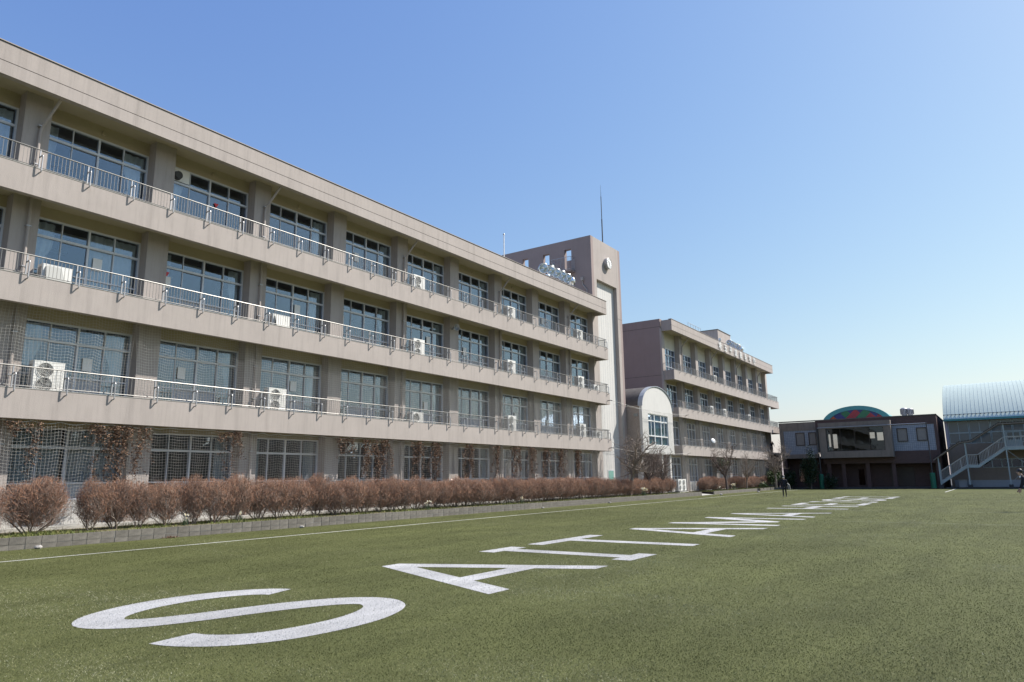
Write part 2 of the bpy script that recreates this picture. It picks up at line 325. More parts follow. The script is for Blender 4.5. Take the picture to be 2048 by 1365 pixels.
def flat_poly(name, outer, holes, z, mat_, parent):
    loops = [[Vector((x, y, 0)) for x, y in outer]] + [[Vector((x, y, 0)) for x, y in h] for h in holes]
    pts = [p for l in loops for p in l]; tris = tessellate_polygon(loops)
    me = bpy.data.meshes.new(name); me.from_pydata([(p.x, p.y, z) for p in pts], [], [t for t in tris])
    me.materials.append(M[mat_]); bm = bmesh.new(); bm.from_mesh(me); bmesh.ops.recalc_face_normals(bm, faces=bm.faces)
    for f in bm.faces:
        if f.normal.z < 0: f.normal_flip()
    bm.to_mesh(me); bm.free()
    return link(name, me, parent)
ORD = ['first', 'second', 'third', 'fourth', 'fifth', 'sixth', 'seventh', 'eighth', 'ninth', 'tenth', 'eleventh', 'twelfth']
def nth(i):
    if i < 12: return ORD[i]
    n = i+1; return '%d%s' % (n, {1: 'st', 2: 'nd', 3: 'rd'}.get(n % 10 if n not in (11, 12, 13) else 0, 'th'))

# ------------------------------------------------------------------ ground, field, lettering
ground = MB().quad((-700, -900, -0.03), (1500, -900, -0.03), (1500, 1100, -0.03), (-700, 1100, -0.03)).build('ground', 'asphalt'); tag(ground, 'dark asphalt ground around the school field', 'ground', kind='structure')
def kerb_y(x): return 22.12 + 0.016*(x-8)
fx0, fx1 = -40, 96.6
field = MB().quad((fx0, -55, 0), (fx1, -55, 0), (fx1, kerb_y(fx1)+0.1, 0), (fx0, kerb_y(fx0)+0.1, 0)).build('field', 'turf')
tag(field, 'green artificial turf sports field with white lettering', 'field', kind='structure')
V0, V1 = 6.65, 10.65       # letter feet and heads across the field
def letter_A(x0, x1):
    w = x1-x0; s = 0.56; t = 0.50; H = 4.0; cx = w/2; vin = 3.30; c0, c1 = 1.08, 1.55
    xl = lambda v: s+(cx-s)*v/vin; xr = lambda v: w-xl(v)
    out = [(0, 0), (s, 0), (xl(c0), c0), (xr(c0), c0), (w-s, 0), (w, 0), (cx+t/2, H), (cx-t/2, H)]
    hole = [(xl(c1), c1), (cx, vin), (xr(c1), c1)]
    f = lambda p: (x0+p[0], V0+p[1])
    return [f(p) for p in out], [[f(p) for p in hole]]
def letter_poly(x0, pts): return [(x0+a, V0+b) for a, b in pts], []
def letter_I(x0, x1):
    w = x1-x0; c = w/2; b = 0.27; k = 0.45
    return letter_poly(x0, [(0, 0), (w, 0), (w, k), (c+b, k), (c+b, 4-k), (w, 4-k), (w, 4), (0, 4), (0, 4-k), (c-b, 4-k), (c-b, k), (0, k)])
def letter_T(x0, x1):
    w = x1-x0; c = w/2; b = 0.27; k = 0.46
    return letter_poly(x0, [(c-b, 0), (c+b, 0), (c+b, 4-k), (w, 4-k), (w, 4), (0, 4), (0, 4-k), (c-b, 4-k)])
def letter_M(x0, x1):
    w = x1-x0; s = 0.5; c = w/2
    return letter_poly(x0, [(0, 0), (s, 0), (s, 2.75), (c-0.2, 0.5), (c+0.2, 0.5), (w-s, 2.75), (w-s, 0), (w, 0), (w, 4), (w-s, 4), (c, 1.35), (s, 4), (0, 4)])
def letter_H(x0, x1):
    w = x1-x0; s = 0.54
    return letter_poly(x0, [(0, 0), (s, 0), (s, 1.75), (w-s, 1.75), (w-s, 0), (w, 0), (w, 4), (w-s, 4), (w-s, 2.25), (s, 2.25), (s, 4), (0, 4)])
def letter_E(x0, x1):
    w = x1-x0; s = 0.54
    return letter_poly(x0, [(0, 0), (w, 0), (w, .48), (s, .48), (s, 1.78), (w*.85, 1.78), (w*.85, 2.24), (s, 2.24), (s, 3.52), (w, 3.52), (w, 4), (0, 4)])
def letter_S(x0, x1):
    k = (x1-x0)/3.55
    ctrl = [(3.10, 3.02), (3.02, 3.22), (2.75, 3.48), (2.3, 3.67), (1.75, 3.74), (1.1, 3.62), (0.55, 3.30), (0.33, 2.88), (0.58, 2.48), (1.15, 2.22), (1.80, 2.04), (2.45, 1.82), (3.0, 1.50), (3.24, 1.08), (3.0, 0.64), (2.4, 0.34), (1.72, 0.26), (1.05, 0.36), (0.62, 0.62), (0.38, 0.98), (0.32, 1.28)]
    P = [Vector((a*k, b)) for a, b in ctrl]; path = []
    for i in range(len(P)-1):
        p0, p1, p2, p3 = P[max(i-1, 0)], P[i], P[i+1], P[min(i+2, len(P)-1)]
        for j in range(5):
            t = j/5; path.append(0.5*((2*p1)+(p2-p0)*t+(2*p0-5*p1+4*p2-p3)*t*t+(3*p1-p0-3*p2+p3)*t**3))
    path.append(P[-1]); L_, R_ = [], []
    for i, p in enumerate(path):
        d = (path[min(i+1, len(path)-1)]-path[max(i-1, 0)]).normalized(); n = Vector((-d.y, d.x))*0.29
        L_.append((x0+p.x+n.x, V0+p.y+n.y)); R_.append((x0+p.x-n.x, V0+p.y-n.y))
    return L_+R_[::-1], []
LET = [('S', letter_S(4.42, 8.0)), ('A', letter_A(9.02, 13.03)), ('I', letter_I(14.05, 15.45)), ('T', letter_T(16.2, 19.7)), ('A', letter_A(20.7, 24.75)), ('M', letter_M(25.9, 30.4)),
       ('A', letter_A(31.6, 35.7)), ('H', letter_H(39.5, 43.2)), ('E', letter_E(44.8, 47.9)), ('I', letter_I(49.5, 50.9)), ('S', letter_S(52.4, 55.9)), ('E', letter_E(57.3, 60.2)), ('I', letter_I(61.1, 62.5))]
for i, (ch, (out, holes)) in enumerate(LET):
    o = flat_poly('letter', out, holes, 0.005, 'turf_white', field); LET[i] = (ch, out, holes, o)
    o['label'] = 'white turf letter %s, %s from the camera' % (ch, nth(i))
def line_quad(name, a, b, w, m_):
    a = Vector(a); b = Vector(b); d = (b-a).normalized(); n = Vector((-d.y, d.x))*w/2; K = max(2, int((b-a).length/0.5)); vs = []
    for i in range(K+1):
        p = a+(b-a)*i/K; jx = random.uniform(-.006, .006); vs += [(p.x+n.x*(1+jx*8), p.y+n.y*(1+jx*8), 0.005), (p.x-n.x, p.y-n.y+jx, 0.005)]
    return MB().add(vs, [(2*i, 2*i+1, 2*i+3, 2*i+2) for i in range(K)]).build(name, m_, field)
line_quad('field_line', (-30, 18.31), (96, 20.75), 0.11, 'turf_line')
line_quad('field_line', (38.2, 18.9), (38.2, -50), 0.06, 'turf_faint')
line_quad('field_line', (78.5, 4.6), (95, 4.5), 0.12, 'turf_line')
line_quad('field_line', (95.8, 20.3), (95.8, 5.0), 0.08, 'turf_faint')
line_quad('field_line', (29.4, 5.3), (29.4, -50), 0.06, 'turf_faint')
# turf fibres near the camera
def in_poly(X, Y, poly):
    ins = np.zeros(len(X), bool); n = len(poly); j = n-1
    for i in range(n):
        xi, yi = poly[i]; xj, yj = poly[j]
        if yi != yj:
            ins ^= ((yi > Y) != (yj > Y)) & (X < (xj-xi)*(Y-yi)/(yj-yi)+xi)
        j = i
    return ins
def fibres(X, Y, h, w):
    m = len(X); t = rng.uniform(0, 2*np.pi, m); lean = rng.normal(0, 0.75, (m, 2))*h[:, None]
    dx, dy = np.cos(t)*w/2, np.sin(t)*w/2
    V = np.stack([np.stack([X-dx, Y-dy, np.full(m, 0.001)], 1), np.stack([X+dx, Y+dy, np.full(m, 0.001)], 1), np.stack([X+lean[:, 0], Y+lean[:, 1], h], 1)], 1)
    return V.reshape(-1, 3), np.arange(m*3).reshape(m, 3)
NF = 1000000
u = rng.random(NF); dist = 5.4*(75/5.4)**(u**1.05); ang = yaw+rng.uniform(R(-62), R(42), NF)
FX, FY = dist*np.cos(ang), dist*np.sin(ang)
# wear: patches of flattened, paler fibre
def vnoise(x, y, seed):
    g = np.random.default_rng(seed).random((256, 256)); xi, yi = np.floor(x).astype(int), np.floor(y).astype(int); fx, fy = x-xi, y-yi; fx, fy = fx*fx*(3-2*fx), fy*fy*(3-2*fy)
    a, b, c, d = g[xi % 256, yi % 256], g[(xi+1) % 256, yi % 256], g[xi % 256, (yi+1) % 256], g[(xi+1) % 256, (yi+1) % 256]
    return (a*(1-fx)+b*fx)*(1-fy)+(c*(1-fx)+d*fx)*fy-.5
patch = 2.2*vnoise(FX*.55, FY*.30, 1)+1.1*vnoise(FX*1.7+9, FY*.9, 2)+.6*vnoise(FX*5, FY*4, 3)+.4*vnoise(FX*13, FY*11, 4)
hh = rng.uniform(0.006, 0.019, NF); ww = rng.uniform(0.0025, 0.0048, NF)*(0.6+dist/9)
ok = FY < kerb_y(0)+0.2
letter_mask = np.zeros(NF, bool)
for ch, out, holes, o in LET:
    mk = in_poly(FX, FY, out)
    for h_ in holes: mk &= ~in_poly(FX, FY, h_)
    letter_mask |= mk
    idx = np.where(mk & ok)[0]
    if len(idx):
        V, F = fibres(FX[idx], FY[idx], hh[idx], ww[idx]*1.2)
        g = link('fibres', np_mesh('fibres', V, F, 'white_blade', shade=np.repeat(rng.random(len(idx)), 3)), o); g['kind'] = 'stuff'
lineY = 18.31+(FX+30)*(20.75-18.31)/126
ok &= ~letter_mask & (np.abs(FY-lineY) > 0.06)
idx = np.where(ok)[0]
V, F = fibres(FX[idx], FY[idx], hh[idx], ww[idx])
sh = np.clip(0.42+0.30*patch[idx]+rng.normal(0, 0.13, len(idx))+.4*(rng.random(len(idx)) < .02), 0, 1)
tf = link('turf_fibres', np_mesh('turf_fibres', V, F, 'turf_blade', shade=np.repeat(sh, 3)), None); tag(tf, 'short green turf fibres covering the near field', 'turf', kind='stuff')

# ------------------------------------------------------------------ planter bed and block kerb
BED_Z = 0.31
bed = MB().quad((-20, kerb_y(-20)+.05, BED_Z), (64, kerb_y(64)+.05, BED_Z), (64, 25.05, BED_Z), (-20, 25.05, BED_Z)).quad((68, kerb_y(68)+.05, BED_Z-.03), (95, kerb_y(95)+.05, BED_Z-.03), (95, 26, BED_Z-.03), (68, 26, BED_Z-.03)).build('planting_bed', 'soil')
tag(bed, 'narrow planting bed of soil between turf and school building', 'planting bed', kind='structure')
apron = MB().box(-20, 64, 25.0, 40, -0.02, 0.40).build('concrete_apron', 'concrete'); tag(apron, 'pale concrete strip along the foot of the building', 'pavement', kind='structure')
ramp = MB().add([(64.0, kerb_y(64), 0.006), (68.0, kerb_y(68), 0.006), (68, 26, 0.22), (64, 26, 0.22)], [(0, 1, 2, 3)]).build('path', 'concrete'); tag(ramp, 'short concrete ramp between the two planting beds', 'path', kind='structure')
kerb = thing('block_kerb', 'low two-course concrete block kerb along the brown hedge', 'kerb', (8, kerb_y(8), 0))
ksl = math.atan(0.016)
blk = {}
for nm, hgt in (('t', 0.185), ('b', 0.135)):
    mb = MB(); c = 0.006; L_, d = 0.394, 0.12
    mb.extrude([(c, 0), (L_-c, 0), (L_, c), (L_, d), (0, d), (0, c)], 'z', 0, hgt); blk[nm] = mb.mesh('block', 'block')
k = 0; x = 4.0; tb = MB()
while x < 64.0:
    for nm, z0, off in (('b', 0.0, 0), ('t', 0.145, 0)):
        xx = x
        if x < 36:
            o = bpy.data.objects.new('block', blk[nm]); C.objects.link(o); o.parent = kerb
            o.location = Vector((xx+random.uniform(-.003, .003), kerb_y(xx)+random.uniform(-.006, .006), z0+random.uniform(-.003, .003))) - WORLD_ORG[kerb]; o.rotation_euler = (0, 0, ksl+random.uniform(-.006, .006))
        else: tb.box(xx, xx+.394, kerb_y(xx)+random.uniform(-.004, .004), kerb_y(xx)+.12, z0, z0+(.185 if nm == 't' else .135))
    x += 0.4
o = tb.build('far_blocks', 'block', kerb); o['kind'] = 'stuff'
MB().add([(4, kerb_y(4)+.012, 0), (64, kerb_y(64)+.012, 0), (64, kerb_y(64)+.1, 0), (4, kerb_y(4)+.1, 0), (4, kerb_y(4)+.012, .322), (64, kerb_y(64)+.012, .322), (64, kerb_y(64)+.1, .322), (4, kerb_y(4)+.1, .322)],
         [(0, 1, 5, 4), (4, 5, 6, 7), (1, 2, 6, 5), (2, 3, 7, 6), (3, 0, 4, 7)]).build('mortar', 'concrete', kerb)
kerb2 = thing('block_kerb', 'grey concrete kerb in front of the farther school building', 'kerb', (68, kerb_y(68), 0)); tb = MB()
x = 68.0
while x < 95.5:
    tb.box(x, x+.394, kerb_y(x)-.002+random.uniform(-.004, .004), kerb_y(x)+.12, 0, .145); tb.box(x, x+.394, kerb_y(x)+random.uniform(-.004, .004), kerb_y(x)+.12, .15, .31); x += .4
o = tb.build('far_blocks', 'block', kerb2); o['kind'] = 'stuff'

# ------------------------------------------------------------------ window unit (shared by both school buildings)
WW = 3.70
def window_meshes():
    mb = MB(); y0, y1 = -.06, .06; h0, h1, tr, rl = .12, 2.54, 1.88, .69; w = WW/2
    mb.box(-w, w, y0, y1, h1-.06, h1); mb.box(-w, w, y0-.02, y1, h0, h0+.06); mb.box(-w, -w+.06, y0+.002, y1, h0+.06, h1-.06); mb.box(w-.06, w, y0+.002, y1, h0+.06, h1-.06)
    mb.box(-w+.06, w-.06, y0-.01, y1-.01, tr-.04, tr+.04); mb.box(-w+.06, w-.06, y0+.004, y1-.01, rl-.025, rl+.025)
    for z0, z1 in ((h0+.06, rl-.025), (rl+.025, tr-.04), (tr+.04, h1-.06)):
        mb.box(-.032, .032, y0+.006, y1-.012, z0, z1)
        for s in (-1, 1): mb.box(s*.905-.015, s*.905+.015, y0+.012, y1-.014, z0, z1)
    frame = mb.mesh('window', 'alu')
    pm = {}
    for nm, za, zb in (('l', h0+.06, rl-.03), ('m', rl+.03, tr-.05), ('u', tr+.05, h1-.06)):
        for kind, wd in (('o', .855), ('i', .843)):
            a = wd/2; z = (zb-za)/2; mb = MB(); mb.box(-a, a, -.003, .003, -z, z); pm[nm+kind] = (mb.mesh('pane', 'glass'), (za+zb)/2)
    mb = MB(); mb.box(-.42, .42, -.006, .006, -.24, .24); pm['p'] = (mb.mesh('pane', 'panel'), .42)
    return frame, pm
W_FRAME, W_PANE = window_meshes()
def curtain_mesh(w, h, fold, gather=0.0):
    n = int(w/.035); rows = 8; V = []; F = []
    for j in range(rows+1):
        t = j/rows; g = 1-gather*math.exp(-((t-.42)/.16)**2)
        for i in range(n+1):
            xx = i/n*w*g; V.append((xx, .035*math.sin(i*.9+fold)+.02*math.sin(i*.37), t*h))
    for j in range(rows):
        for i in range(n): F.append((j*(n+1)+i, j*(n+1)+i+1, (j+1)*(n+1)+i+1, (j+1)*(n+1)+i))
    return MB().add(V, F).mesh('curtain', 'curtain', True)
CUR = {'n': curtain_mesh(.45, 2.3, 0, .35), 'm': curtain_mesh(.75, 2.3, 1, .3), 'w': curtain_mesh(1.7, 2.3, 2), 's': curtain_mesh(.55, 2.3, 3)}
notice_me = MB().box(-.16, .16, -.004, 0, -.23, .23).mesh('notice', 'paper'); redtri_me = MB().extrude([(-.11, .1), (.11, .1), (0, -.1)], 'y', -.004, 0).mesh('notice', 'red')
def add_window(parent, xc, yw, t, curtains=(), notices=(), low='p', skip=()):
    porg = WORLD_ORG[parent]
    o = bpy.data.objects.new('window', W_FRAME); C.objects.link(o); o.parent = parent; o.location = Vector((xc, yw, t))-porg
    for r_ in 'lmu':
        for c_ in range(4):
            key = r_+('o' if c_ in (0, 3) else 'i')
            if r_ == 'l' and low == 'p' and c_ in (1, 2): key = 'p'
            me, zc = W_PANE[key]
            p = bpy.data.objects.new('pane', me); C.objects.link(p); p.parent = o
            p.location = ((c_-1.5)*.905+(.006 if c_ in (0, 2) else -.006)*0, (.018 if c_ in (1, 2) else -.012), zc)
            p.rotation_euler = (random.uniform(-.004, .004), 0, random.uniform(-.005, .005))
    for side, kind in curtains:
        p = bpy.data.objects.new('curtain', CUR[kind]); C.objects.link(p); p.parent = o
        if side == 'L': p.location = (-WW/2+.07, .20, .16)
        elif side == 'C': p.location = (.15, .22, .16)
        else: p.location = (WW/2-.07, .21, .16); p.rotation_euler = (0, 0, math.pi)
    for kind, nx, nz in notices:
        p = bpy.data.objects.new('notice', redtri_me if kind == 'r' else notice_me); C.objects.link(p); p.parent = o; p.location = (nx-xc, -.03, nz-t)
        p['label'] = 'red triangular sticker on the glass' if kind == 'r' else 'white paper notice on the glass'
    return o

# ------------------------------------------------------------------ main school building
D = 24.8; YP = D+1.05; YW = D+1.6
T = {1: 1.07, 2: 4.67, 3: 8.27, 4: 11.87}; Bt = {2: 3.74, 3: 7.36, 4: 10.93, 5: 14.64}; SOF = {1: 4.02, 2: 7.64, 3: 11.21, 4: 14.92}
X0, X1 = -1.7, 49.9; PITCH = 4.525; PC = [9.14+PITCH*k for k in range(-2, 10)]
school = thing('school_building', 'long four-storey taupe school building with railed balconies, nearest on the left', 'building', (25, 27, 0))
def school_slab(par, f, x0, x1):
    b, t = Bt[f], T[f]
    mb = MB(); mb.mat(0).box(x0, x1, D, D+.22, b, t); mb.mat(1).box(x0+.02, x1-.02, D+.2, YW+.1, b+.28, t-.06)
    mb.mat(0).box(x1-.2, x1, D+.2, YP+.05, b, t-.002); mb.mat(0).box(x0, x0+.2, D+.2, YP+.05, b, t-.002)
    mb.mat(2).box(x0+.01, x1-.01, D-.012, D+.25, t, t+.018); mb.mat(3).box(x0+.2, x1-.2, D+.25, YW+.1, t-.06, t-.03)
    return mb.build('balcony_slab', ['plaster', 'cream', 'concrete', 'floor_grey'], par)
def railing(par, f, x0, x1, brx, ends):
    t = T[f]; y = D+.10
    r = MB().tube([(x0, y, t+.70), (x1, y, t+.70)], .021, 8).build('railing', 'steel', par)
    MB().tube([(x0, y, t+.09), (x1, y, t+.09)], .014, 6).build('bottom_rail', 'steel', r)
    mb = MB(); n = int((x1-x0)/.115)
    for i in range(n):
        xx = x0+.05+i*.115; mb.box(xx-.006, xx+.006, y-.006, y+.006, t+.10, t+.69)
    for e in ends:
        for i in range(11): mb.box(e-.006, e+.006, y+.12+i*.115-.006, y+.12+i*.115+.006, t+.10, t+.69)
    o = mb.build('balusters', 'baluster', r); o['kind'] = 'stuff'
    for e in ends:
        MB().tube([(e, y, t+.70), (e, YW-.1, t+.70)], .024, 6).tube([(e, y, t+.09), (e, YW-.1, t+.09)], .018, 6).build('end_rail', 'steel', r)
    me = None
    for bx in brx:
        if me is None:
            mb = MB(); o_ = Vector((bx, D, t))
            mb.tube([(bx, y, t+.45), (bx, D-.09, t+.455), (bx, D-.12, t+.44), (bx, D-.13, t+.41), (bx, D-.13, t-.08), (bx, D-.12, t-.115), (bx, D-.09, t-.13), (bx, D+.02, t-.13)], .023, 6)
            mb.box(bx-.018, bx+.018, y-.018, y+.018, t+.01, t+.68)
            o = mb.build('bracket', 'steel_g', r, org=o_); me = o.data
        else:
            o = bpy.data.objects.new('bracket', me); C.objects.link(o); o.parent = r; o.location = Vector((bx, D, t))-WORLD_ORG[r]
    return r
for f in (2, 3, 4):
    school_slab(school, f, X0, X1)
    railing(school, f, X0+.05, X1-.04, [9.0+1.5*k for k in range(-6, 28)], [X1-.05])
def fascia(par, x0, x1, zb, zj, zt):
    mb = MB(); mb.mat(0).box(x0, x1, D, D+.24, zb, zj-.012).box(x0, x1, D, D+.24, zj+.012, zt); mb.mat(2).box(x0+.01, x1-.01, D+.012, D+.2, zj-.012, zj+.012)
    mb.mat(0).box(x1-.2, x1, D+.24, YP+.05, zb, zt-.002); mb.mat(0).box(x0, x0+.2, D+.24, YP+.05, zb, zt-.002)
    o = mb.build('roof_fascia', ['plaster', 'cream', 'joint'], par)
    MB().mat(0).box(x0-.03, x1+.03, D-.03, D+.3, zt+.032, zt+.062).mat(1).box(x0-.02, x1+.02, D-.006, D+.26, zt-.012, zt+.031).build('coping', ['plaster', 'coping'], par)  # dark band below the lip puts its shadow line into the colour
    return o
fascia(school, X0, X1, Bt[5], 15.09, 15.71)
MB().box(X0+.02, X1-.02, D+.22, YW+.2, SOF[4], SOF[4]+.35).build('soffit', 'cream', school)
MB().box(X0, 50.25, YW+.05, 41, SOF[4]+.02, 15.3).build('roof', 'concrete', school)
MB().box(X0, 50.25, 40.8, 41.2, .3, 15.2).box(X0-.2, X0, YW, 41.2, .3, 15.2).box(50.05, 50.26, YW+.2, 40.9, .3, 15.2).build('rear_wall', 'plaster', school)
pm = None
for xc in PC:
    if pm is None:
        o = MB().box(xc-.41, xc+.41, YP, YW+.35, .32, SOF[4]+.02).build('pillar', 'plaster', school, org=(xc, YP, .32)); pm = o.data
    else:
        o = bpy.data.objects.new('pillar', pm); C.objects.link(o); o.parent = school; o.location = Vector((xc, YP, .32))-WORLD_ORG[school]
for f in (1, 2, 3, 4):
    for k in range(11):
        a, b = PC[k]+.41, PC[k+1]-.41
        MB().box(a-.02, b+.02, YW-.05, YW+.12, T[f]+2.54, SOF[f]+.02).build('lintel_wall', 'cream', school)
        if f > 1: MB().box(a-.02, b+.02, YW-.05, YW+.12, T[f]-.08, T[f]+.12).build('sill_wall', 'cream', school)
        else: MB().box(a-.02, b+.02, YW-.07, YW+.12, .3, T[f]+.12).build('base_wall', 'white_wall', school)
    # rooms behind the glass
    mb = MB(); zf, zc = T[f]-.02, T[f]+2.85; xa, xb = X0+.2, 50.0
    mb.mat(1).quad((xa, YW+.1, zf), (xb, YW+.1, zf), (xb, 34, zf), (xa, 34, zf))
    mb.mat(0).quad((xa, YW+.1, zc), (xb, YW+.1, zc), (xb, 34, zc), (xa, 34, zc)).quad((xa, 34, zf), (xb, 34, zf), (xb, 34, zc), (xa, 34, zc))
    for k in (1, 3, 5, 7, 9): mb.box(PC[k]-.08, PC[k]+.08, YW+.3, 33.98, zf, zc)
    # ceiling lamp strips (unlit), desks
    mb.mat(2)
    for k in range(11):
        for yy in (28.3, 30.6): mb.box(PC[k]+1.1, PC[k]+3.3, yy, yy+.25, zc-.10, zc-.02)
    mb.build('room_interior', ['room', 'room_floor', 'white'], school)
# pipe runs
for k in (0, 2, 4, 6, 8, 10):
    xc = PC[k]+.08; pr = [(xc+.25, D+.28, 14.66), (xc+.22, D+.5, 14.45), (xc+.03, YP-.09, 13.75), (xc, YP-.09, 13.5), (xc, YP-.09, .4)]
    o = MB().tube(pr, .05, 8).build('downpipe', 'plaster', school)
    mb = MB()
    for f in (1, 2, 3, 4):
        for dz in (.5, 1.9): mb.box(xc-.075, xc+.075, YP-.15, YP, T[f]+dz, T[f]+dz+.035)
    oc = mb.build('pipe_clamps', 'steel_g', o); oc['kind'] = 'stuff'
NOT = {(3, 2): [('p', 11.77, 9.58)], (3, 3): [('p', 14.4, 9.53), ('r', 14.38, 9.85)], (3, 4): [('p', 20.75, 9.63)], (3, 5): [('p', 23.46, 9.64), ('r', 23.44, 9.96)], (3, 6): [('p', 30.03, 9.6)], (3, 7): [('p', 33.43, 9.46)],
       (4, 3): [('r', 16.27, 13.34)], (4, 5): [('p', 24.35, 13.14)], (4, 9): [('p', 42.6, 13.0)], (2, 2): [('p', 11.79, 5.88)], (2, 3): [('p', 15.31, 5.99)], (2, 4): [('p', 20.73, 6.01)], (2, 5): [('p', 23.47, 5.82)], (2, 6): [('p', 29.88, 5.83)], (2, 8): [('p', 38.93, 5.83)], (2, 9): [('p', 43.0, 5.6)]}
CURT = {(4, 1): 'Rm', (4, 2): 'Ln Rm', (4, 3): 'Lm', (4, 4): 'Rs', (4, 5): 'Rn', (3, 1): 'Rn', (3, 2): 'Lm Rw', (3, 3): 'Ln Rn', (3, 4): 'Rs', (3, 5): 'Rn', (2, 2): 'Lm Rm', (2, 3): 'Rn', (2, 4): 'Rs', (2, 5): 'Rn', (1, 1): 'Lw Rw', (1, 2): 'Lw Cw', (1, 3): 'Rs', (1, 4): 'Ls Rs', (2, 10): 'Rm', (1, 5): 'Lm'}
for f in (1, 2, 3, 4):
    for k in range(11):
        cs = CURT.get((f, k), 'Rn' if (k+f) % 3 else 'Rs Ln')
        add_window(school, (PC[k]+PC[k+1])/2, YW, T[f], [(c[0], c[1]) for c in cs.split()], NOT.get((f, k), []), low='p' if f in (1, 2) or k % 2 else 'g')
for k in range(11):   # round wall vents above the windows
    for f in (4,):
        xc = (PC[k]+PC[k+1])/2+.1; MB().lathe([(.0, -.06), (.07, -.06), (.09, -.03), (.09, .03)], (xc, YW-.05, T[f]+2.78), (0, 1, 0), 10).build('wall_vent', 'cream', school)
MB().box(PC[3]+.42, PC[3]+1.3, YW-.085, YW-.065, T[4]+1.95, T[4]+2.48).build('vent_panel', 'white', school)
MB().lathe([(.0, -.18), (.16, -.18), (.19, -.02), (.19, .02)], (PC[3]+.75, YW-.085, T[4]+2.15), (0, 1, 0), 14).build('vent_hood', 'ac_dark', school)

# ------------------------------------------------------------------ clock tower
tower = thing('clock_tower', 'tall taupe stair tower with white recessed panel and clock', 'tower', (53.4, 28, 0))
TX0, TX1, TY, TZ = 50.62, 56.15, 26.4, 21.95; RX0, RX1, RZ = 51.48, 55.27, 18.30; RD = .34
mb = MB()
mb.box(TX0+.4, RX0, TY, TY+.8, .3, RZ).box(RX1, TX1-.4, TY, TY+.8, .3, RZ).box(TX0+.4, TX1-.4, TY, TY+.8, RZ, TZ)
mb.box(RX0-.1, RX1+.1, TY+RD+.06, TY+.8, .3, RZ)
mb.build('front_wall', 'plaster', tower)
# side walls with openings towards the sky
def wall_with_holes(mb, x0, x1, ya, yb, za, zb, holes):
    ys = sorted({ya, yb, *[h[0] for h in holes], *[h[1] for h in holes]})
    for a, b in zip(ys[:-1], ys[1:]):
        hs = [h for h in holes if h[0] <= a and h[1] >= b]
        if hs: mb.box(x0, x1, a, b, za, hs[0][2]); mb.box(x0, x1, a, b, hs[0][3], zb)
        else: mb.box(x0, x1, a, b, za, zb)
H3 = [(28.30, 28.98, 19.05, 21.12), (30.50, 31.16, 19.05, 21.10), (32.70, 33.33, 19.05, 21.10)]
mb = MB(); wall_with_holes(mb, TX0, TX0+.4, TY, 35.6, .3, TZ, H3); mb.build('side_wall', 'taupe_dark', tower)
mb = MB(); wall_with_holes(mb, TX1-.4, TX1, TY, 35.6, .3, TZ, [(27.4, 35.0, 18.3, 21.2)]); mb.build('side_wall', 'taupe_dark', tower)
MB().box(TX0+.4, TX1-.4, TY+.8, 35.6, 17.6, 17.9).build('roof', 'concrete', tower)
MB().box(53.2, 55.2, 32.4, 35.2, 17.9, 19.9).build('water_tank_housing', 'cream', tower)
MB().box(RX0, RX1, TY+RD, TY+RD+.05, .3, RZ).build('white_panel', 'white_wall', tower)
mb = MB()
for i in range(1, 9): mb.box(RX0+i*.42-.006, RX0+i*.42+.006, TY+RD-.004, TY+RD+.01, .35, RZ-.01)
mb.build('panel_joints', 'panel', tower)
for a, b in ((TX0-.003, RX0), (RX1, TX1+.003)): MB().box(a, b, TY-.004, TY+.01, 13.78+1.72-.012, 13.78+1.72+.012).build('wall_joint', 'joint', tower)
w = MB().box(52.9, 53.95, TY+RD-.03, TY+RD+.02, 1.3, 2.35).build('window', 'alu', tower); MB().box(52.97, 53.88, TY+RD-.036, TY+RD-.031, 1.37, 2.28).build('pane', 'green_curtain', w)
bal = MB().box(TX0-.75, TX0, 27.95, 30.0, 18.92, 19.05).build('balcony', 'taupe_dark', tower)
mb = MB(); z0, z1 = 19.05, 20.2
pts = [(TX0, 28.0), (TX0-.72, 28.0), (TX0-.72, 29.95), (TX0, 29.95)]
for z in (z1, z0+.08): mb.tube([(a, b, z) for a, b in pts], .022, 6)
for (a, b), (c, d) in zip(pts[:-1], pts[1:]):
    n = int(math.hypot(c-a, d-b)/.13)
    for i in range(n+1): mb.box(a+(c-a)*i/n-.007, a+(c-a)*i/n+.007, b+(d-b)*i/n-.007, b+(d-b)*i/n+.007, z0, z1)
mb.build('railing', 'steel_g', bal)
MB().tube([(TX0-.09, 27.25, 18.1), (TX0-.09, 27.25, 17.75), (TX0-.09, 26.85, 17.2), (TX0-.09, 26.85, 15.4)], .05, 8).box(TX0-.2, TX0, 27.13, 27.37, 18.05, 18.35).build('downpipe', 'plaster', tower)
clock = thing('wall_clock', 'round white clock on the front of the tower', 'clock', (53.4, TY, 20.07))
MB().lathe([(0.0, .02), (.5, .02), (.5, -.30), (.46, -.33)], (53.4, TY, 20.07), (0, 1, 0), 32).build('case', 'steel_g', clock)
MB().lathe([(.0, -.315), (.465, -.315), (.465, -.30)], (53.4, TY, 20.07), (0, 1, 0), 32).build('face', 'white', clock)
mb = MB()
for i in range(12):
    a = i*math.pi/6; r0, r1 = .36, .42; c, s = math.sin(a), math.cos(a)
    mb.tube([(53.4+c*r0, TY-.32, 20.07+s*r0), (53.4+c*r1, TY-.32, 20.07+s*r1)], .012, 4)
mb.build('hour_marks', 'black', clock)
for a, l, w_ in ((R(328), .24, .018), (R(160), .33, .013)):
    MB().tube([(53.4, TY-.325, 20.07), (53.4+math.sin(a)*l, TY-.325, 20.07+math.cos(a)*l)], w_, 4).build('hand', 'black', clock)
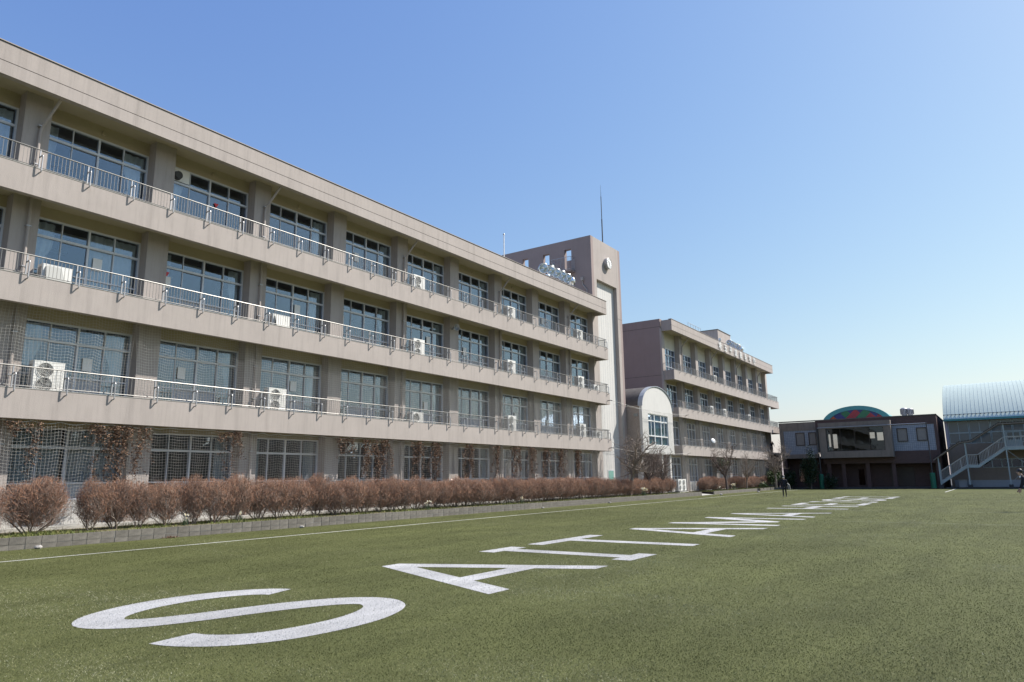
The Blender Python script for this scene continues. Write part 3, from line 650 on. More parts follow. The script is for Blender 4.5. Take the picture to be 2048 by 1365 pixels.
mast = thing('lightning_rod', 'thin dark lightning rod on top of the clock tower', 'mast', (55.1, 27.5, 17.9))
MB().tube([(55.1, 27.5, 17.9), (55.1, 27.5, 25.0)], .055, 8).build('lower_pole', 'pole', mast); MB().tube([(55.1, 27.5, 25.0), (55.1, 27.5, 27.2)], .038, 8).build('upper_pole', 'pole', mast); MB().tube([(55.1, 27.5, 27.2), (55.1, 27.5, 28.35)], [.02, .006], 6).build('tip', 'pole', mast)
pole2 = thing('antenna_pole', 'short white pole behind the roof left of the tower', 'pole', (46.4, 32.4, 15.3))
MB().tube([(46.4, 32.4, 15.3), (46.4, 32.4, 22.05)], .05, 8).build('pole', 'white', pole2); MB().lathe([(.07, 0), (.09, .05), (.05, .14), (0, .16)], (46.4, 32.4, 22.0), (0, 0, 1), 8).build('cap', 'steel_g', pole2)

# ------------------------------------------------------------------ floodlights on the roofs
def floodlight(loc, aim, label, group, r=.40, standz=0.0):
    t = thing('floodlight', label, 'floodlight', loc, group); o = Vector(loc); a = Vector(aim).normalized(); c = o+Vector((0, 0, .72))
    bowl = MB().lathe([(.06, -.42), (.16, -.40), (.28, -.28), (.38, -.10), (r, .06), (r-.02, .06), (.34, -.09), (.24, -.25), (.10, -.36), (0, -.37)], c, a, 22).build('bowl', 'reflector', t, smooth=True)
    MB().lathe([(.0, .035), (r-.02, .035)], c, a, 22).build('lens', 'glass', bowl)
    MB().lathe([(.10, -.40), (.12, -.52), (.09, -.66), (0, -.68)], c, a, 12).build('socket', 'steel_g', bowl)
    side = a.cross(Vector((0, 0, 1))).normalized(); pr = c-a*.12
    MB().tube([pr+side*(r+.03), pr+side*(r+.03)-Vector((0, 0, .5)), pr-side*(r+.03)-Vector((0, 0, .5)), pr-side*(r+.03)], .022, 6).build('yoke', 'steel_g', t)
    MB().tube([o+Vector((0, 0, -standz)), (pr.x, pr.y, pr.z-.5)], .035, 6).build('stand', 'steel_g', t)
    return t
names6 = ['leftmost', 'second from left', 'third from left', 'fourth from left', 'fifth from left', 'rightmost']
bar = MB().tube([(43.2, 27.0, 16.72), (48.8, 27.0, 16.72)], .05, 6)
for xx in (43.3, 46.0, 48.7): bar.tube([(xx, 27.0, 15.3), (xx, 27.0, 16.72)], .05, 6)
bo = bar.build('floodlight_rack', 'steel_g', None, org=(46, 27, 15.3)); tag(bo, 'grey pipe rack holding floodlights on the near roof edge', 'rack')
for i, (xx, zz) in enumerate([(43.9, 17.3), (45.0, 17.45), (45.85, 17.42), (46.7, 17.42), (47.5, 17.40), (48.3, 17.25)]):
    a = (-.55, -.80, -.12) if i < 5 else (.85, -.5, .15)
    floodlight((xx, 27.0, 16.75+(zz-17.3)*.6), (a[0]+random.uniform(-.08, .08), a[1], a[2]), 'round silver floodlight on near school roof, %s of six' % names6[i], 'floodlights on the near roof')
# ------------------------------------------------------------------ farther school building
school2 = thing('school_building', 'farther four-storey taupe school wing with raised lettering on its roof edge', 'building', (83, 27, 0))
S2X0, S2X1 = 63.85, 102.8; P2 = 4.62; PC2 = [68.72+P2*k for k in range(8)]
for f, a, b in ((4, 63.85, 102.8), (3, 64.5, 102.0), (2, 64.9, 95.6)):
    school_slab(school2, f, a, b); railing(school2, f, a+.05, b-.04, [65.3+1.5*k for k in range(26) if 65.3+1.5*k < b-.2], [a+.05, b-.05])
fascia(school2, 63.85, 101.0, 15.76, 16.25, 16.82)
MB().box(63.87, 100.98, D+.22, YW+.2, 16.02, 16.3).build('soffit', 'cream', school2)
MB().box(63.9, 101.0, YW+.15, 41, 16.04, 16.5).build('roof', 'concrete', school2)
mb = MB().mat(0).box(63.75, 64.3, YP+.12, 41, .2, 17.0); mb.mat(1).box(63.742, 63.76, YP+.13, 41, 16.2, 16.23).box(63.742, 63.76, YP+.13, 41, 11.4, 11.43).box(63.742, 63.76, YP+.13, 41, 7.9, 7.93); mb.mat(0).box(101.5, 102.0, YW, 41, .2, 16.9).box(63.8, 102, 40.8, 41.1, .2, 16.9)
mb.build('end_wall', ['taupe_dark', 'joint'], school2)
MB().box(63.72, 64.4, YP, YP+.2, .2, 16.03).build('corner_strip', 'plaster', school2)
pm = None
for xc in PC2:
    if pm is None:
        o = MB().box(xc-.39, xc+.39, YP, YW+.35, .2, 16.04).build('pillar', 'plaster', school2, org=(xc, YP, .2)); pm = o.data
    else:
        o = bpy.data.objects.new('pillar', pm); C.objects.link(o); o.parent = school2; o.location = Vector((xc, YP, .2))-WORLD_ORG[school2]
edges2 = [64.35+.0]+[x+.39 for x in PC2]; 
for f in (1, 2, 3, 4):
    top = 16.04 if f == 4 else SOF[f]+.02
    for k in range(8):
        a = 64.38 if k == 0 else PC2[k-1]+.37; b = PC2[k]-.37
        MB().box(a, b, YW-.05, YW+.12, T[f]+2.54, top).build('lintel_wall', 'cream_pale' if f == 4 else 'cream', school2)
        if f > 1: MB().box(a, b, YW-.05, YW+.12, T[f]-.08, T[f]+.12).build('sill_wall', 'cream', school2)
        else: MB().box(a, b, YW-.07, YW+.12, .2, T[f]+.12).build('base_wall', 'white_wall', school2)
        add_window(school2, (a+b)/2, YW, T[f], [('L', 'm')] if (k+f) % 2 else [('R', 's')], low='g')
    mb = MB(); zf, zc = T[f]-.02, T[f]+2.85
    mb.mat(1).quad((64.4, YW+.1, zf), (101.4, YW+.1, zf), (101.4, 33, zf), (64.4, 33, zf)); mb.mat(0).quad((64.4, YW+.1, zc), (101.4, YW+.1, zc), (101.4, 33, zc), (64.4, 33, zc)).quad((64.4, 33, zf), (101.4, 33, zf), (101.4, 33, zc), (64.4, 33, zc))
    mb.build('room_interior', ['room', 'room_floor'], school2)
for k in (0, 2, 4, 6):
    xc = PC2[k]+.1; MB().tube([(xc+.25, D+.28, 15.8), (xc+.2, D+.5, 15.55), (xc+.03, YP-.09, 14.9), (xc, YP-.09, 14.7), (xc, YP-.09, .4)], .05, 8).build('downpipe', 'plaster', school2)
pent = MB().box(84.8, 89.8, 27, 31, 16.4, 19.6).build('roof_housing', 'plaster', school2); MB().box(84.75, 89.85, 26.95, 31.05, 19.6, 19.68).build('coping', 'coping', pent)
mb = MB().tube([(68.7, D+.1, 17.35), (72.45, D+.1, 17.35)], .02, 6)
for i in range(6): mb.tube([(68.7+i*.75, D+.1, 16.84), (68.7+i*.75, D+.1, 17.35)], .018, 6)
mb.build('roof_handrail', 'steel_g', school2)
# raised sign characters
def glyph(ch, size, depth, m_):
    cu = bpy.data.curves.new('glyph', 'FONT'); cu.body = ch; cu.size = size; cu.extrude = depth; cu.align_x = 'CENTER'; cu.offset = 0.004
    o = bpy.data.objects.new('glyph', cu); C.objects.link(o); dg = bpy.context.evaluated_depsgraph_get()
    me = bpy.data.meshes.new_from_object(o.evaluated_get(dg)); bpy.data.objects.remove(o); bpy.data.curves.remove(cu)
    me.materials.clear(); me.materials.append(M[m_]); me.name = 'letter'; return me
for i, ch in enumerate('埼玉平成高等学校'):
    me = glyph(ch, .98, .018, 'white'); me.transform(Matrix.Rotation(math.pi/2, 4, 'X'))
    zs = [v.co.z for v in me.vertices]; zc = (min(zs)+max(zs))/2 if zs else 0
    me.transform(Matrix.Translation((78.1+1.945*i, D-.10, 16.31-zc)))
    o = link('letter', me, school2); o['label'] = 'raised white sign character %s, %s of eight' % (ch, nth(i))
lamp = thing('roof_fitting', 'small white fitting on the roof edge above the first sign character', 'spotlight', (78.45, D+.05, 16.86))  # small white fitting of unidentified kind
MB().lathe([(.0, 0), (.14, 0), (.17, .12), (.15, .28), (.0, .3)], (78.45, D+.0, 16.93), (.1, -.1, 1), 10).build('housing', 'white', lamp); MB().box(78.4, 78.5, D, D+.1, 16.86, 16.96).build('bracket', 'steel_g', lamp)
for i, (xx, zz) in enumerate([(84.6, 17.0), (85.5, 17.0), (86.45, 17.0), (87.45, 17.0), (88.35, 17.0), (89.3, 16.9)]):
    floodlight((xx, 25.6, zz), (-.5+random.uniform(-.2, .2), -.8, -.1) if i < 5 else (.8, -.5, .1), 'small silver floodlight above the white sign characters, %s of six' % names6[i], 'floodlights on the far roof', r=.40, standz=.5)
# ------------------------------------------------------------------ vaulted link block
link_b = thing('vaulted_annex', 'white round-topped annex with green curtained window between tower and farther school', 'building', (59.8, 26, 0))
LX0, LX1, LY, LZ0, LZS, LZT = 56.35, 63.30, 25.0, 3.77, 7.80, 9.75
def arch_pts(x0, x1, zs, zt, n=20): 
    c, a = (x0+x1)/2, (x1-x0)/2
    return [(c-a*math.cos(math.pi*i/n), zs+(zt-zs)*math.sin(math.pi*i/n)) for i in range(n+1)]
WX0, WX1, WZ0, WZ1 = 57.62, 62.07, 4.50, 7.23
# front: arched upper wall with a window opening
mb = MB(); ar = arch_pts(LX0, LX1, LZS, LZT)
mb.extrude([(LX0, LZ0), (LX1, LZ0), (LX1, WZ0), (LX0, WZ0)], 'y', LY, LY+.25)
mb.extrude([(LX0, WZ0), (WX0, WZ0), (WX0, WZ1), (LX0, WZ1)], 'y', LY, LY+.25); mb.extrude([(WX1, WZ0), (LX1, WZ0), (LX1, WZ1), (WX1, WZ1)], 'y', LY, LY+.25)
mb.extrude([(LX0, WZ1), (LX1, WZ1)]+ar[::-1], 'y', LY, LY+.25); mb.build('front_wall', 'white_wall', link_b)
mb = MB(); ao = arch_pts(LX0-.06, LX1+.06, LZS, LZT+.06)
vs = []; 
for p in ao: vs += [(p[0], LY-.08, p[1]), (p[0], LY+.35, p[1])]
for p in arch_pts(LX0-.02, LX1+.02, LZS, LZT+.005): vs += [(p[0], LY-.08, p[1]), (p[0], LY+.35, p[1])]
n = 21; fs = []
for i in range(20):
    a = 2*i; b = 2*n+2*i; fs += [(a, a+1, a+3, a+2), (b, b+2, b+3, b+1), (a, a+2, b+2, b), (a+1, b+1, b+3, a+3)]
mb.add(vs, fs); mb.build('arch_trim', 'panel', link_b)
mb = MB(); vs = []
for p in arch_pts(LX0, LX1, LZS+.02, LZT+.02): vs += [(p[0], LY+.2, p[1]), (p[0], 36, p[1])]
mb.add(vs, [(2*i, 2*i+1, 2*i+3, 2*i+2) for i in range(20)]).build('vault_roof', 'slate', link_b, smooth=True)
MB().box(LX0, LX0+.2, LY+.25, 36, LZ0, LZS+.05).box(LX1-.2, LX1, LY+.25, 36, LZ0, LZS+.05).box(LX0, LX1, LY+.25, 36, LZ0+.002, LZ0+.2).build('side_wall', 'beige_wall', link_b)
for i in range(3):
    w3 = (WX1-WX0)/3; a = WX0+i*w3
    wf = MB(); wf.box(a, a+w3, LY+.06, LY+.14, WZ1-.06, WZ1); wf.box(a, a+w3, LY+.06, LY+.14, WZ0, WZ0+.06); wf.box(a, a+.05, LY+.062, LY+.14, WZ0+.06, WZ1-.06); wf.box(a+w3-.05, a+w3, LY+.062, LY+.14, WZ0+.06, WZ1-.06)
    zz = [WZ0+.06, 5.30, 6.62, WZ1-.06]
    for z in zz[1:3]: wf.box(a+.05, a+w3-.05, LY+.05, LY+.14, z-.05, z+.05)
    if i != 1: wf.box(a+w3/2-.025, a+w3/2+.025, LY+.065, LY+.14, zz[1]+.05, zz[3])
    wo_ = wf.build('window', 'white', link_b)
    for j in range(3): MB().box(a+.05, a+w3-.05, LY+.10, LY+.106, zz[j]+.02, zz[j+1]-.02).build('pane', 'glass', wo_)
    cb_ = MB(); n = 44; V = []; F = []
    for q in range(n+1):
        xx = a+.03+(w3-.06)*q/n; yy = LY+.2+.02*math.sin(q*.9); V += [(xx, yy, WZ0+.05), (xx, yy, WZ1-.05)]
    cb_.add(V, [(2*q, 2*q+2, 2*q+3, 2*q+1) for q in range(n)]).build('curtain', 'green_curtain', wo_, smooth=True)
MB().box(LX0+.1, LX1-.1, 29.5, 29.7, .2, LZ0).build('rear_wall', 'white_wall', link_b)
dw = MB().box(57.3, 60.8, 29.40, 29.5, .45, 3.3).build('entrance_glazing', 'alu', link_b)
for i in range(4): MB().box(57.4+i*.86, 57.4+i*.86+.74, 29.38, 29.395, .7, 2.5).build('pane', 'glass_d', dw); MB().box(57.4+i*.86, 57.4+i*.86+.74, 29.38, 29.395, 2.62, 3.2).build('pane', 'glass_d', dw)
for xx in (56.6, 61.1, 63.0): MB().box(xx-.18, xx+.18, 25.3, 25.66, .2, LZ0).build('column', 'white_wall', link_b)
MB().box(56.25, 56.34, 25.4, 25.75, 6.9, 7.15).build('outdoor_lamp', 'ac_grey', link_b)

# ------------------------------------------------------------------ brown hall across the end of the field
hall = thing('brown_hall', 'two-storey brown tiled hall with large bay window at the end of the field', 'building', (103, 15, 0))
HX = 99.0
mb = MB(); mb.mat(0)
mb.box(HX, HX+.35, 19.5, 24.1, 7.55, 8.62); mb.box(HX, HX+.35, 23.6, 24.1, 3.9, 7.55); mb.box(HX, HX+.35, 19.45, 23.6, 3.9, 4.45)
mb.build('upper_wall', 'tan', hall)
MB().box(HX+.02, HX+.33, 5.78, 19.5, 7.65, 8.70).box(HX+.02, HX+.33, 5.78, 10.95, 3.0, 4.52).box(HX+.02, HX+.33, 5.78, 6.1, 4.52, 7.65).box(HX+.04, HX+.33, 10.9, 18.9, 3.1, 4.2).box(HX+.3, 112.9, 5.8, 6.1, 0, 8.7).box(HX+.3, 112.9, 23.8, 24.08, 0, 8.6).build('brown_wall', 'brown_tile', hall)
def tile_panel(y0, y1, z0, z1, wins):
    mb = MB(); wall_with_holes(mb, HX+.06, HX+.3, y0, y1, z0, z1, wins); mb.build('tile_panel', 'tile', hall)
    for a, b, c, d in wins:
        fr = MB().box(HX+.0, HX+.16, a, a+.09, c, d).box(HX+.0, HX+.16, b-.09, b, c, d).box(HX+.0, HX+.16, a+.09, b-.09, d-.09, d).box(HX-.03, HX+.16, a+.09, b-.09, c, c+.09).build('window', 'alu_dark', hall)
        MB().box(HX+.10, HX+.11, a+.09, b-.09, c+.09, d-.09).build('pane', 'fogpane', fr)
tile_panel(19.5, 23.6, 4.45, 7.55, [(20.95, 22.1, 5.55, 7.28), (19.5+.02, 20.47, 5.58, 7.25)])
tile_panel(6.1, 10.95, 4.52, 7.65, [(8.98, 10.13, 5.63, 7.28), (6.9, 8.03, 5.66, 7.28)])
# projecting bay with a see-through glazed front
BX = 97.5
mb = MB(); mb.box(BX, HX+.2, 10.6, 18.9, 3.82, 4.64).box(BX, HX+.2, 10.6, 18.9, 7.52, 8.28).box(BX, HX+.2, 18.05, 18.9, 4.64, 7.52).box(BX, HX+.2, 10.6, 11.4, 4.64, 7.52).build('bay_window', 'tan', hall)
gl = MB().box(BX+.24, BX+.34, 11.4, 18.05, 4.64, 4.70).build('bay_sill', 'alu_dark', hall)
for y in (11.45, 13.1, 14.75, 16.4, 18.0): MB().box(BX+.25, BX+.33, y-.03, y+.03, 4.70, 7.52).build('mullion', 'alu_dark', hall)
for y in (11.45, 13.1, 14.75, 16.4): MB().box(BX+.28, BX+.288, y+.03, y+1.6 if y < 16 else 17.97, 4.66, 7.5).build('pane', 'glass_d', gl)
mb = MB(); mb.quad((HX, 10.6, 4.66), (104, 10.6, 4.66), (104, 19.7, 4.66), (HX, 18.9, 4.66)).quad((HX, 10.6, 7.6), (104, 10.6, 7.75), (104, 19.7, 7.75), (HX, 18.9, 7.6)); mb.box(HX+.36, 104, 19.5, 19.7, 4.64, 7.7).box(HX+.36, 104, 10.97, 11.1, 4.64, 7.7)
wall_with_holes(mb, 104, 104.2, 10.4, 20.2, 4.5, 8.32, [(18.68, 19.15, 5.45, 7.15), (17.85, 18.4, 5.25, 7.15), (13.25, 13.85, 6.4, 7.2), (12.25, 13.0, 6.1, 7.15)]); mb.build('bay_interior', 'beige_wall', hall)
mb = MB(); mb.mat(0).box(HX+.1, 112.9, 5.9, 24.0, 8.3, 8.6); mb.mat(1).box(HX-.06, HX+.4, 5.72, 24.16, 8.70, 8.82).box(HX-.06, 113, 5.72, 5.85, 8.70, 8.82); mb.build('roof', ['concrete', 'coping'], hall)
MB().box(112.6, 112.9, 6.1, 23.8, 0, 4.4).build('rear_wall', 'brown_tile', hall)
# ground floor, recessed and dark
mb = MB(); wall_with_holes(mb, 101.6, 101.9, 5.8, 24.0, 0, 3.9, [(14.6, 15.3, .4, 2.4), (9.0, 11.6, 0, 2.6), (20.4, 22.6, .9, 2.6)]); mb.build('ground_floor_wall', 'brown_tile', hall)
for y in (10.9, 13.8, 16.6, 18.3, 23.7, 6.2): MB().box(HX+.15, HX+.6, y-.22, y+.22, 0, 4.0).build('column', 'brown_tile', hall)
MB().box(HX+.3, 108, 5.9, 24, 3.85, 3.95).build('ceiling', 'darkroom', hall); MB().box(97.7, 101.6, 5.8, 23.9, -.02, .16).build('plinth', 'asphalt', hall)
MB().box(101.5, 101.58, 9.0, 11.6, .16, 2.6).build('door', 'alu_dark', hall); MB().box(101.5, 101.58, 20.4, 22.6, .9, 2.6).build('pane', 'glass_d', hall)
# stained-glass lunette of the vaulted skylight
sgx = 106.0; yc, hw = 15.6, 4.35
def arc(yc, hw, z0, h, n=24): return [(yc-hw*math.cos(math.pi*i/n), z0+h*math.sin(math.pi*i/n)) for i in range(n+1)]
oa, ia = arc(yc, hw, 8.6, 2.40), arc(yc, hw-.75, 8.6, 1.85); vs = []; fs = []
for (a, b), (c, d) in zip(oa, ia): vs += [(sgx, a, b), (sgx, c, d), (sgx+7, a, b)]
for i in range(24): p = 3*i; fs += [(p, p+3, p+4, p+1), (p, p+2, p+5, p+3)]
vault = MB().add(vs, fs).build('vaulted_skylight', 'teal', hall)
def inside(y, z): 
    return z > 8.6 and ((y-yc)/(hw-.77))**2+((z-8.6)/1.83)**2 < 1
cells = {}
step = .62
for i in range(-9, 10):
    for j in range(-9, 10):
        cells[(i, j)] = None
def clip_diamond(cy, cz, s):
    pts = []
    for k in range(16):
        t = k/4; e = int(t) % 4; fr = t-int(t); c = [(cy+s, cz), (cy, cz+s), (cy-s, cz), (cy, cz-s)]; a, b = c[e], c[(e+1) % 4]; y, z = a[0]+(b[0]-a[0])*fr, a[1]+(b[1]-a[1])*fr
        z = max(z, 8.62); q = math.sqrt(((y-yc)/(hw-.77))**2+((z-8.6)/1.83)**2)
        if q > 1: y, z = yc+(y-yc)/q, 8.6+(z-8.6)/q
        pts.append((y, max(z, 8.62)))
    return pts
rs = random.Random(4)
for i in range(-6, 7):
    for j in range(-1, 5):
        cy, cz = yc+i*step, 8.75+j*step+(step if i % 2 else 0)*.0
        if (i+j) % 2: continue
        if not inside(cy, max(cz, 8.65)): continue
        P = clip_diamond(cy, cz, step-.012)
        area = abs(sum(P[k][0]*P[(k+1) % 16][1]-P[(k+1) % 16][0]*P[k][1] for k in range(16)))/2
        if area < .05: continue
        u = [P[0]]
        for p in P[1:]:
            if math.hypot(p[0]-u[-1][0], p[1]-u[-1][1]) > .004: u.append(p)
        if len(u) >= 3: MB().extrude(u, 'x', sgx+.10, sgx+.14).build('pane', 'sg%d' % rs.choice([0, 0, 1, 2, 3, 4, 5]), vault)
MB().extrude(arc(yc, hw-.7, 8.6, 1.9), 'x', sgx+.15, sgx+.2).build('lunette_back', 'sg3', vault)
for i, (y, z0, r_, hh_) in enumerate([(9.3, 8.82, .42, 1.0), (8.65, 8.82, .42, .9)]):
    t = thing('roof_ventilator', 'silver round ventilator on the brown hall roof, %s' % ('left' if i == 0 else 'right')+' one of the pair', 'ventilator', (101.5, y, 8.6), 'ventilators on the hall roof')
    MB().lathe([(r_*.7, -.25), (r_*.7, .25), (r_, .27), (r_, hh_), (r_*.6, hh_+.12), (0, hh_+.15)], (101.5, y, 8.82), (0, 0, 1), 14).build('drum', 'steel_g', t)
    mb = MB()
    for k in range(14): a = k*math.pi/7; mb.box(101.5+math.cos(a)*r_-.02, 101.5+math.cos(a)*r_+.02, y+math.sin(a)*r_-.02, y+math.sin(a)*r_+.02, 9.12, 8.82+hh_-.05)
    mb.build('vanes', 'alu_dark', t)
MB_t = MB().box(103, 104, 11.1, 11.7, 8.6, 9.15).build('roof_hatch', 'teal', hall)
# net frame in front of the hall
fr = thing('net_support', 'dark steel net support with green padded posts before the brown hall', 'net support', (97.2, 12.8, 0))
for y in (19.0, 6.75):
    p = MB().tube([(97.2, y, 0), (97.2, y, 7.75)], .07, 8).build('post', 'pole', fr); MB().lathe([(.26, .02), (.28, .05), (.28, 1.78), (.24, 1.82), (0, 1.82)], (97.2, y, 0), (0, 0, 1), 14).build('pad', 'pad', p)
MB().tube([(97.2, 19.0, 7.65), (97.2, 6.75, 7.65)], .05, 8).build('crossbar', 'steel_g', fr)
# ------------------------------------------------------------------ gymnasium
gym = thing('gymnasium', 'gymnasium with pale green barrel roof at the right edge', 'building', (106, -4, 0))
GX, GY0, GY1 = 101.0, 5.12, -14.0; gc, gr = (113.8, -5.3), 18.9
a0 = math.pi-math.asin((8.1-gc[1])/gr); n = 30
arcp = [(gc[0]+gr*math.cos(a0-(2*a0-math.pi)*i/n), gc[1]+gr*math.sin(a0-(2*a0-math.pi)*i/n)) for i in range(n+1)]
vs = []; fs = []
for x_, z_ in arcp: vs += [(x_, GY0, z_), (x_, GY1, z_)]
roof = MB().add(vs, [(2*i, 2*i+1, 2*i+3, 2*i+2) for i in range(n)]).build('roof', 'roof_pale', gym, smooth=True)
mb = MB(); y = GY0-.02
while y > GY1:
    v2 = []
    for x_, z_ in arcp[:20]:
        nx, nz = (x_-gc[0])/gr, (z_-gc[1])/gr; v2 += [(x_-nx*.01, y, z_-nz*.01), (x_+nx*.022, y, z_+nz*.022), (x_+nx*.022, y-.03, z_+nz*.022), (x_-nx*.01, y-.03, z_-nz*.01)]
    mb.add(v2, [f for i in range(19) for f in ((4*i, 4*i+4, 4*i+5, 4*i+1), (4*i+1, 4*i+5, 4*i+6, 4*i+2), (4*i+2, 4*i+6, 4*i+7, 4*i+3))]); y -= .42
o = mb.build('seams', 'roof_seam', roof); o['kind'] = 'stuff'
mb = MB(); zg = 8.75; xg = gc[0]-math.sqrt(gr**2-(zg-gc[1])**2)-.16
mb.tube([(xg, GY0, zg), (xg, GY1, zg)], .03, 6); y = GY0-.1
while y > GY1: mb.box(xg, xg+.2, y, y+.05, zg-.05, zg+.04); y -= .42
o = mb.build('snow_guard', 'pole', roof)
MB().box(GX-.75, GX-.45, GY1, GY0, 7.93, 8.16).build('gutter', 'teal', gym)
MB().extrude([(x_, z_-.02) for x_, z_ in arcp], 'y', GY0-.05, GY0-.25).build('gable_wall', 'lilac', gym)
MB().box(GX, 127, GY0-.35, GY0-.02, 0, 8.1).box(126.7, 127, GY1, GY0-.4, 0, 8.1).build('side_wall', 'beige_wall', gym)
MB().box(GX-.12, GX+.3, 4.78, 5.1, 4.6, 8.0).build('corner_pilaster', 'lilac', gym)
MB().box(GX, GX+.3, GY1, 4.78, 3.35, 5.2).box(GX, GX+.3, GY1, 4.78, 0.9, 2.33).box(GX+.01, GX+.3, 1.75, 4.78, 2.33, 3.35).box(GX, GX+.3, GY1, 4.78, 7.85, 8.05).build('front_wall', 'beige_wall', gym)
MB().box(GX-.03, GX+.3, GY1, 4.78, 0, .9).build('base_band', 'panel', gym)
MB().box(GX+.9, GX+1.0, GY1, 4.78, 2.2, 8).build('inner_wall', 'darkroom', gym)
wy = 4.75
while wy > -6:
    w = MB(); b, a = wy, wy-2.1
    w.box(GX-.02, GX+.12, a, a+.07, 5.2, 7.85).box(GX-.02, GX+.12, b-.07, b, 5.2, 7.85).box(GX-.02, GX+.12, a+.07, b-.07, 7.78, 7.85).box(GX-.02, GX+.12, a+.07, b-.07, 5.2, 5.27).box(GX-.02, GX+.12, a+.07, b-.07, 6.42, 6.56).box(GX, GX+.1, (a+b)/2-.03, (a+b)/2+.03, 5.27, 7.78)
    wo_ = w.build('window', 'stairpaint', gym)
    for c, d in ((5.27, 6.42), (6.56, 7.78)):
        for q in (0, 1): MB().box(GX+.04, GX+.05, a+.07+q*.985, a+.07+q*.985+.975, c, d).build('pane', 'gym_pane', wo_)
    wy -= 2.14
wy = 1.75
while wy > -4:
    a = wy-.95; w = MB().box(GX-.02, GX+.1, a, wy, 2.33, 2.40).box(GX-.02, GX+.1, a, wy, 3.28, 3.35).box(GX-.02, GX+.1, a, a+.05, 2.4, 3.28).box(GX-.02, GX+.1, wy-.05, wy, 2.4, 3.28).build('window', 'stairpaint', gym); MB().box(GX+.03, GX+.04, a+.05, wy-.05, 2.4, 3.28).build('pane', 'glass_d', w); wy -= .95
# ------------------------------------------------------------------ outdoor stair before the gymnasium
stair = thing('outdoor_stair', 'covered steel staircase with pale railings climbing to the gymnasium', 'staircase', (98.2, 2.5, 0))
SA, SB = 97.7, 99.1; prof = [(6.0, .62), (3.2, 2.50), (2.05, 2.50), (-.65, 4.42), (-6.5, 4.42)]
for xx in (SA, SB):
    mb = MB()
    for (a, b), (c, d) in zip(prof[:-1], prof[1:]): mb.extrude([(a, b-.16), (c, d-.16), (c, d+.16), (a, b+.16)][::-1], 'x', xx-.04, xx+.04)
    mb.build('stringer', 'stairpaint', stair)
for (a, b), (c, d) in ((prof[0], prof[1]), (prof[2], prof[3])):
    nst = 11
    for i in range(nst):
        y = a+(c-a)*(i+.5)/nst; z = b+(d-b)*(i+.5)/nst; MB().box(SA+.04, SB-.04, y-.14, y+.14, z-.02, z+.03).build('tread', 'steel_g', stair)
MB().box(SA, SB, 2.05, 3.2, 2.44, 2.5).build('landing', 'stairpaint', stair); MB().box(SA, GX-.05, -6.5, -.65, 4.36, 4.43).build('landing', 'stairpaint', stair)
for xx in (SA, SB):
    hr = MB()
    top = [(a, b+1.32) for a, b in prof]; hr.tube([(xx, a, b) for a, b in top], .035, 6).tube([(xx, a, b+.22) for a, b in prof], .02, 6)
    rr = hr.build('railing', 'rail_white', stair); mb = MB()
    for (a, b), (c, d) in zip(prof[:-1], prof[1:]):
        if xx == SB and a < -.6: continue
        m_ = int(abs(c-a)/.15)
        for i in range(m_+1):
            y = a+(c-a)*i/m_; z = b+(d-b)*i/m_; th = .028 if i % 7 == 0 else .011; mb.box(xx-th, xx+th, y-th, y+th, z+.1, z+1.30)
    o = mb.build('balusters', 'rail_white', rr); o['kind'] = 'stuff'
rp = [(6.5, 3.30), (3.8, 5.22), (2.5, 5.40), (-.28, 7.22), (-6.5, 7.30)]
mb = MB(); V = []; F = []; nx = 40
path = []
for (a, b), (c, d) in zip(rp[:-1], rp[1:]):
    m_ = max(2, int(math.hypot(c-a, d-b)/.06))
    for i in range(m_): path.append((a+(c-a)*i/m_, b+(d-b)*i/m_))
for i, (a, b) in enumerate(path):
    wv = .045*math.sin(i*1.25); V += [(SA-.35, a, b+.10+wv), (SB+.35, a, b+.10+wv)]
cor = mb.add(V, [(2*i, 2*i+1, 2*i+3, 2*i+2) for i in range(len(path)-1)]).build('corrugated_roof', 'slate', stair)
for xx in (SA-.28, SB+.28):
    mb = MB()
    for (a, b), (c, d) in zip(rp[:-1], rp[1:]): mb.extrude([(a, b-.10), (c, d-.10), (c, d+.03), (a, b+.03)][::-1], 'x', xx-.03, xx+.03)
    mb.build('roof_beam', 'tan', stair)
for y, zt in ((6.0, 3.6), (3.16, 5.28), (-.72, 7.15)):
    for xx in (SA-.1, SB+.1):
        p = MB().box(xx-.06, xx+.06, y-.06, y+.06, 0, zt).build('post', 'stairpaint', stair); MB().box(xx-.2, xx+.2, y-.2, y+.2, -.01, .42).build('footing', 'asphalt', p)
MB().tube([(SA-.1, -.8, 4.2), (SA-.1, -2.6, 2.4)], .02, 5).tube([(SA-.1, -.8, .6), (SA-.1, -2.9, 2.9)], .02, 5).build('cross_brace', 'stairpaint', stair)
dr = MB().box(GX-.03, GX+.02, -2.4, -.85, 4.43, 6.6).build('door', 'stairpaint', gym); MB().box(GX-.04, GX-.032, -2.2, -1.7, 5.5, 6.35).box(GX-.04, GX-.032, -1.55, -1.05, 5.5, 6.35).build('pane', 'glass_d', dr)
MB().box(97.0, 101, -14, 5.6, -.02, .12).build('gym_steps', 'asphalt', gym)
bin_ = thing('storage_box', 'dark grey storage box under the covered staircase', 'box', (99.8, 3.9, 0)); MB().box(99.4, 100.2, 3.5, 4.3, .02, .9).build('body', 'panel', bin_); MB().box(99.36, 100.24, 3.46, 4.34, .9, .98).build('lid', 'concrete', bin_)

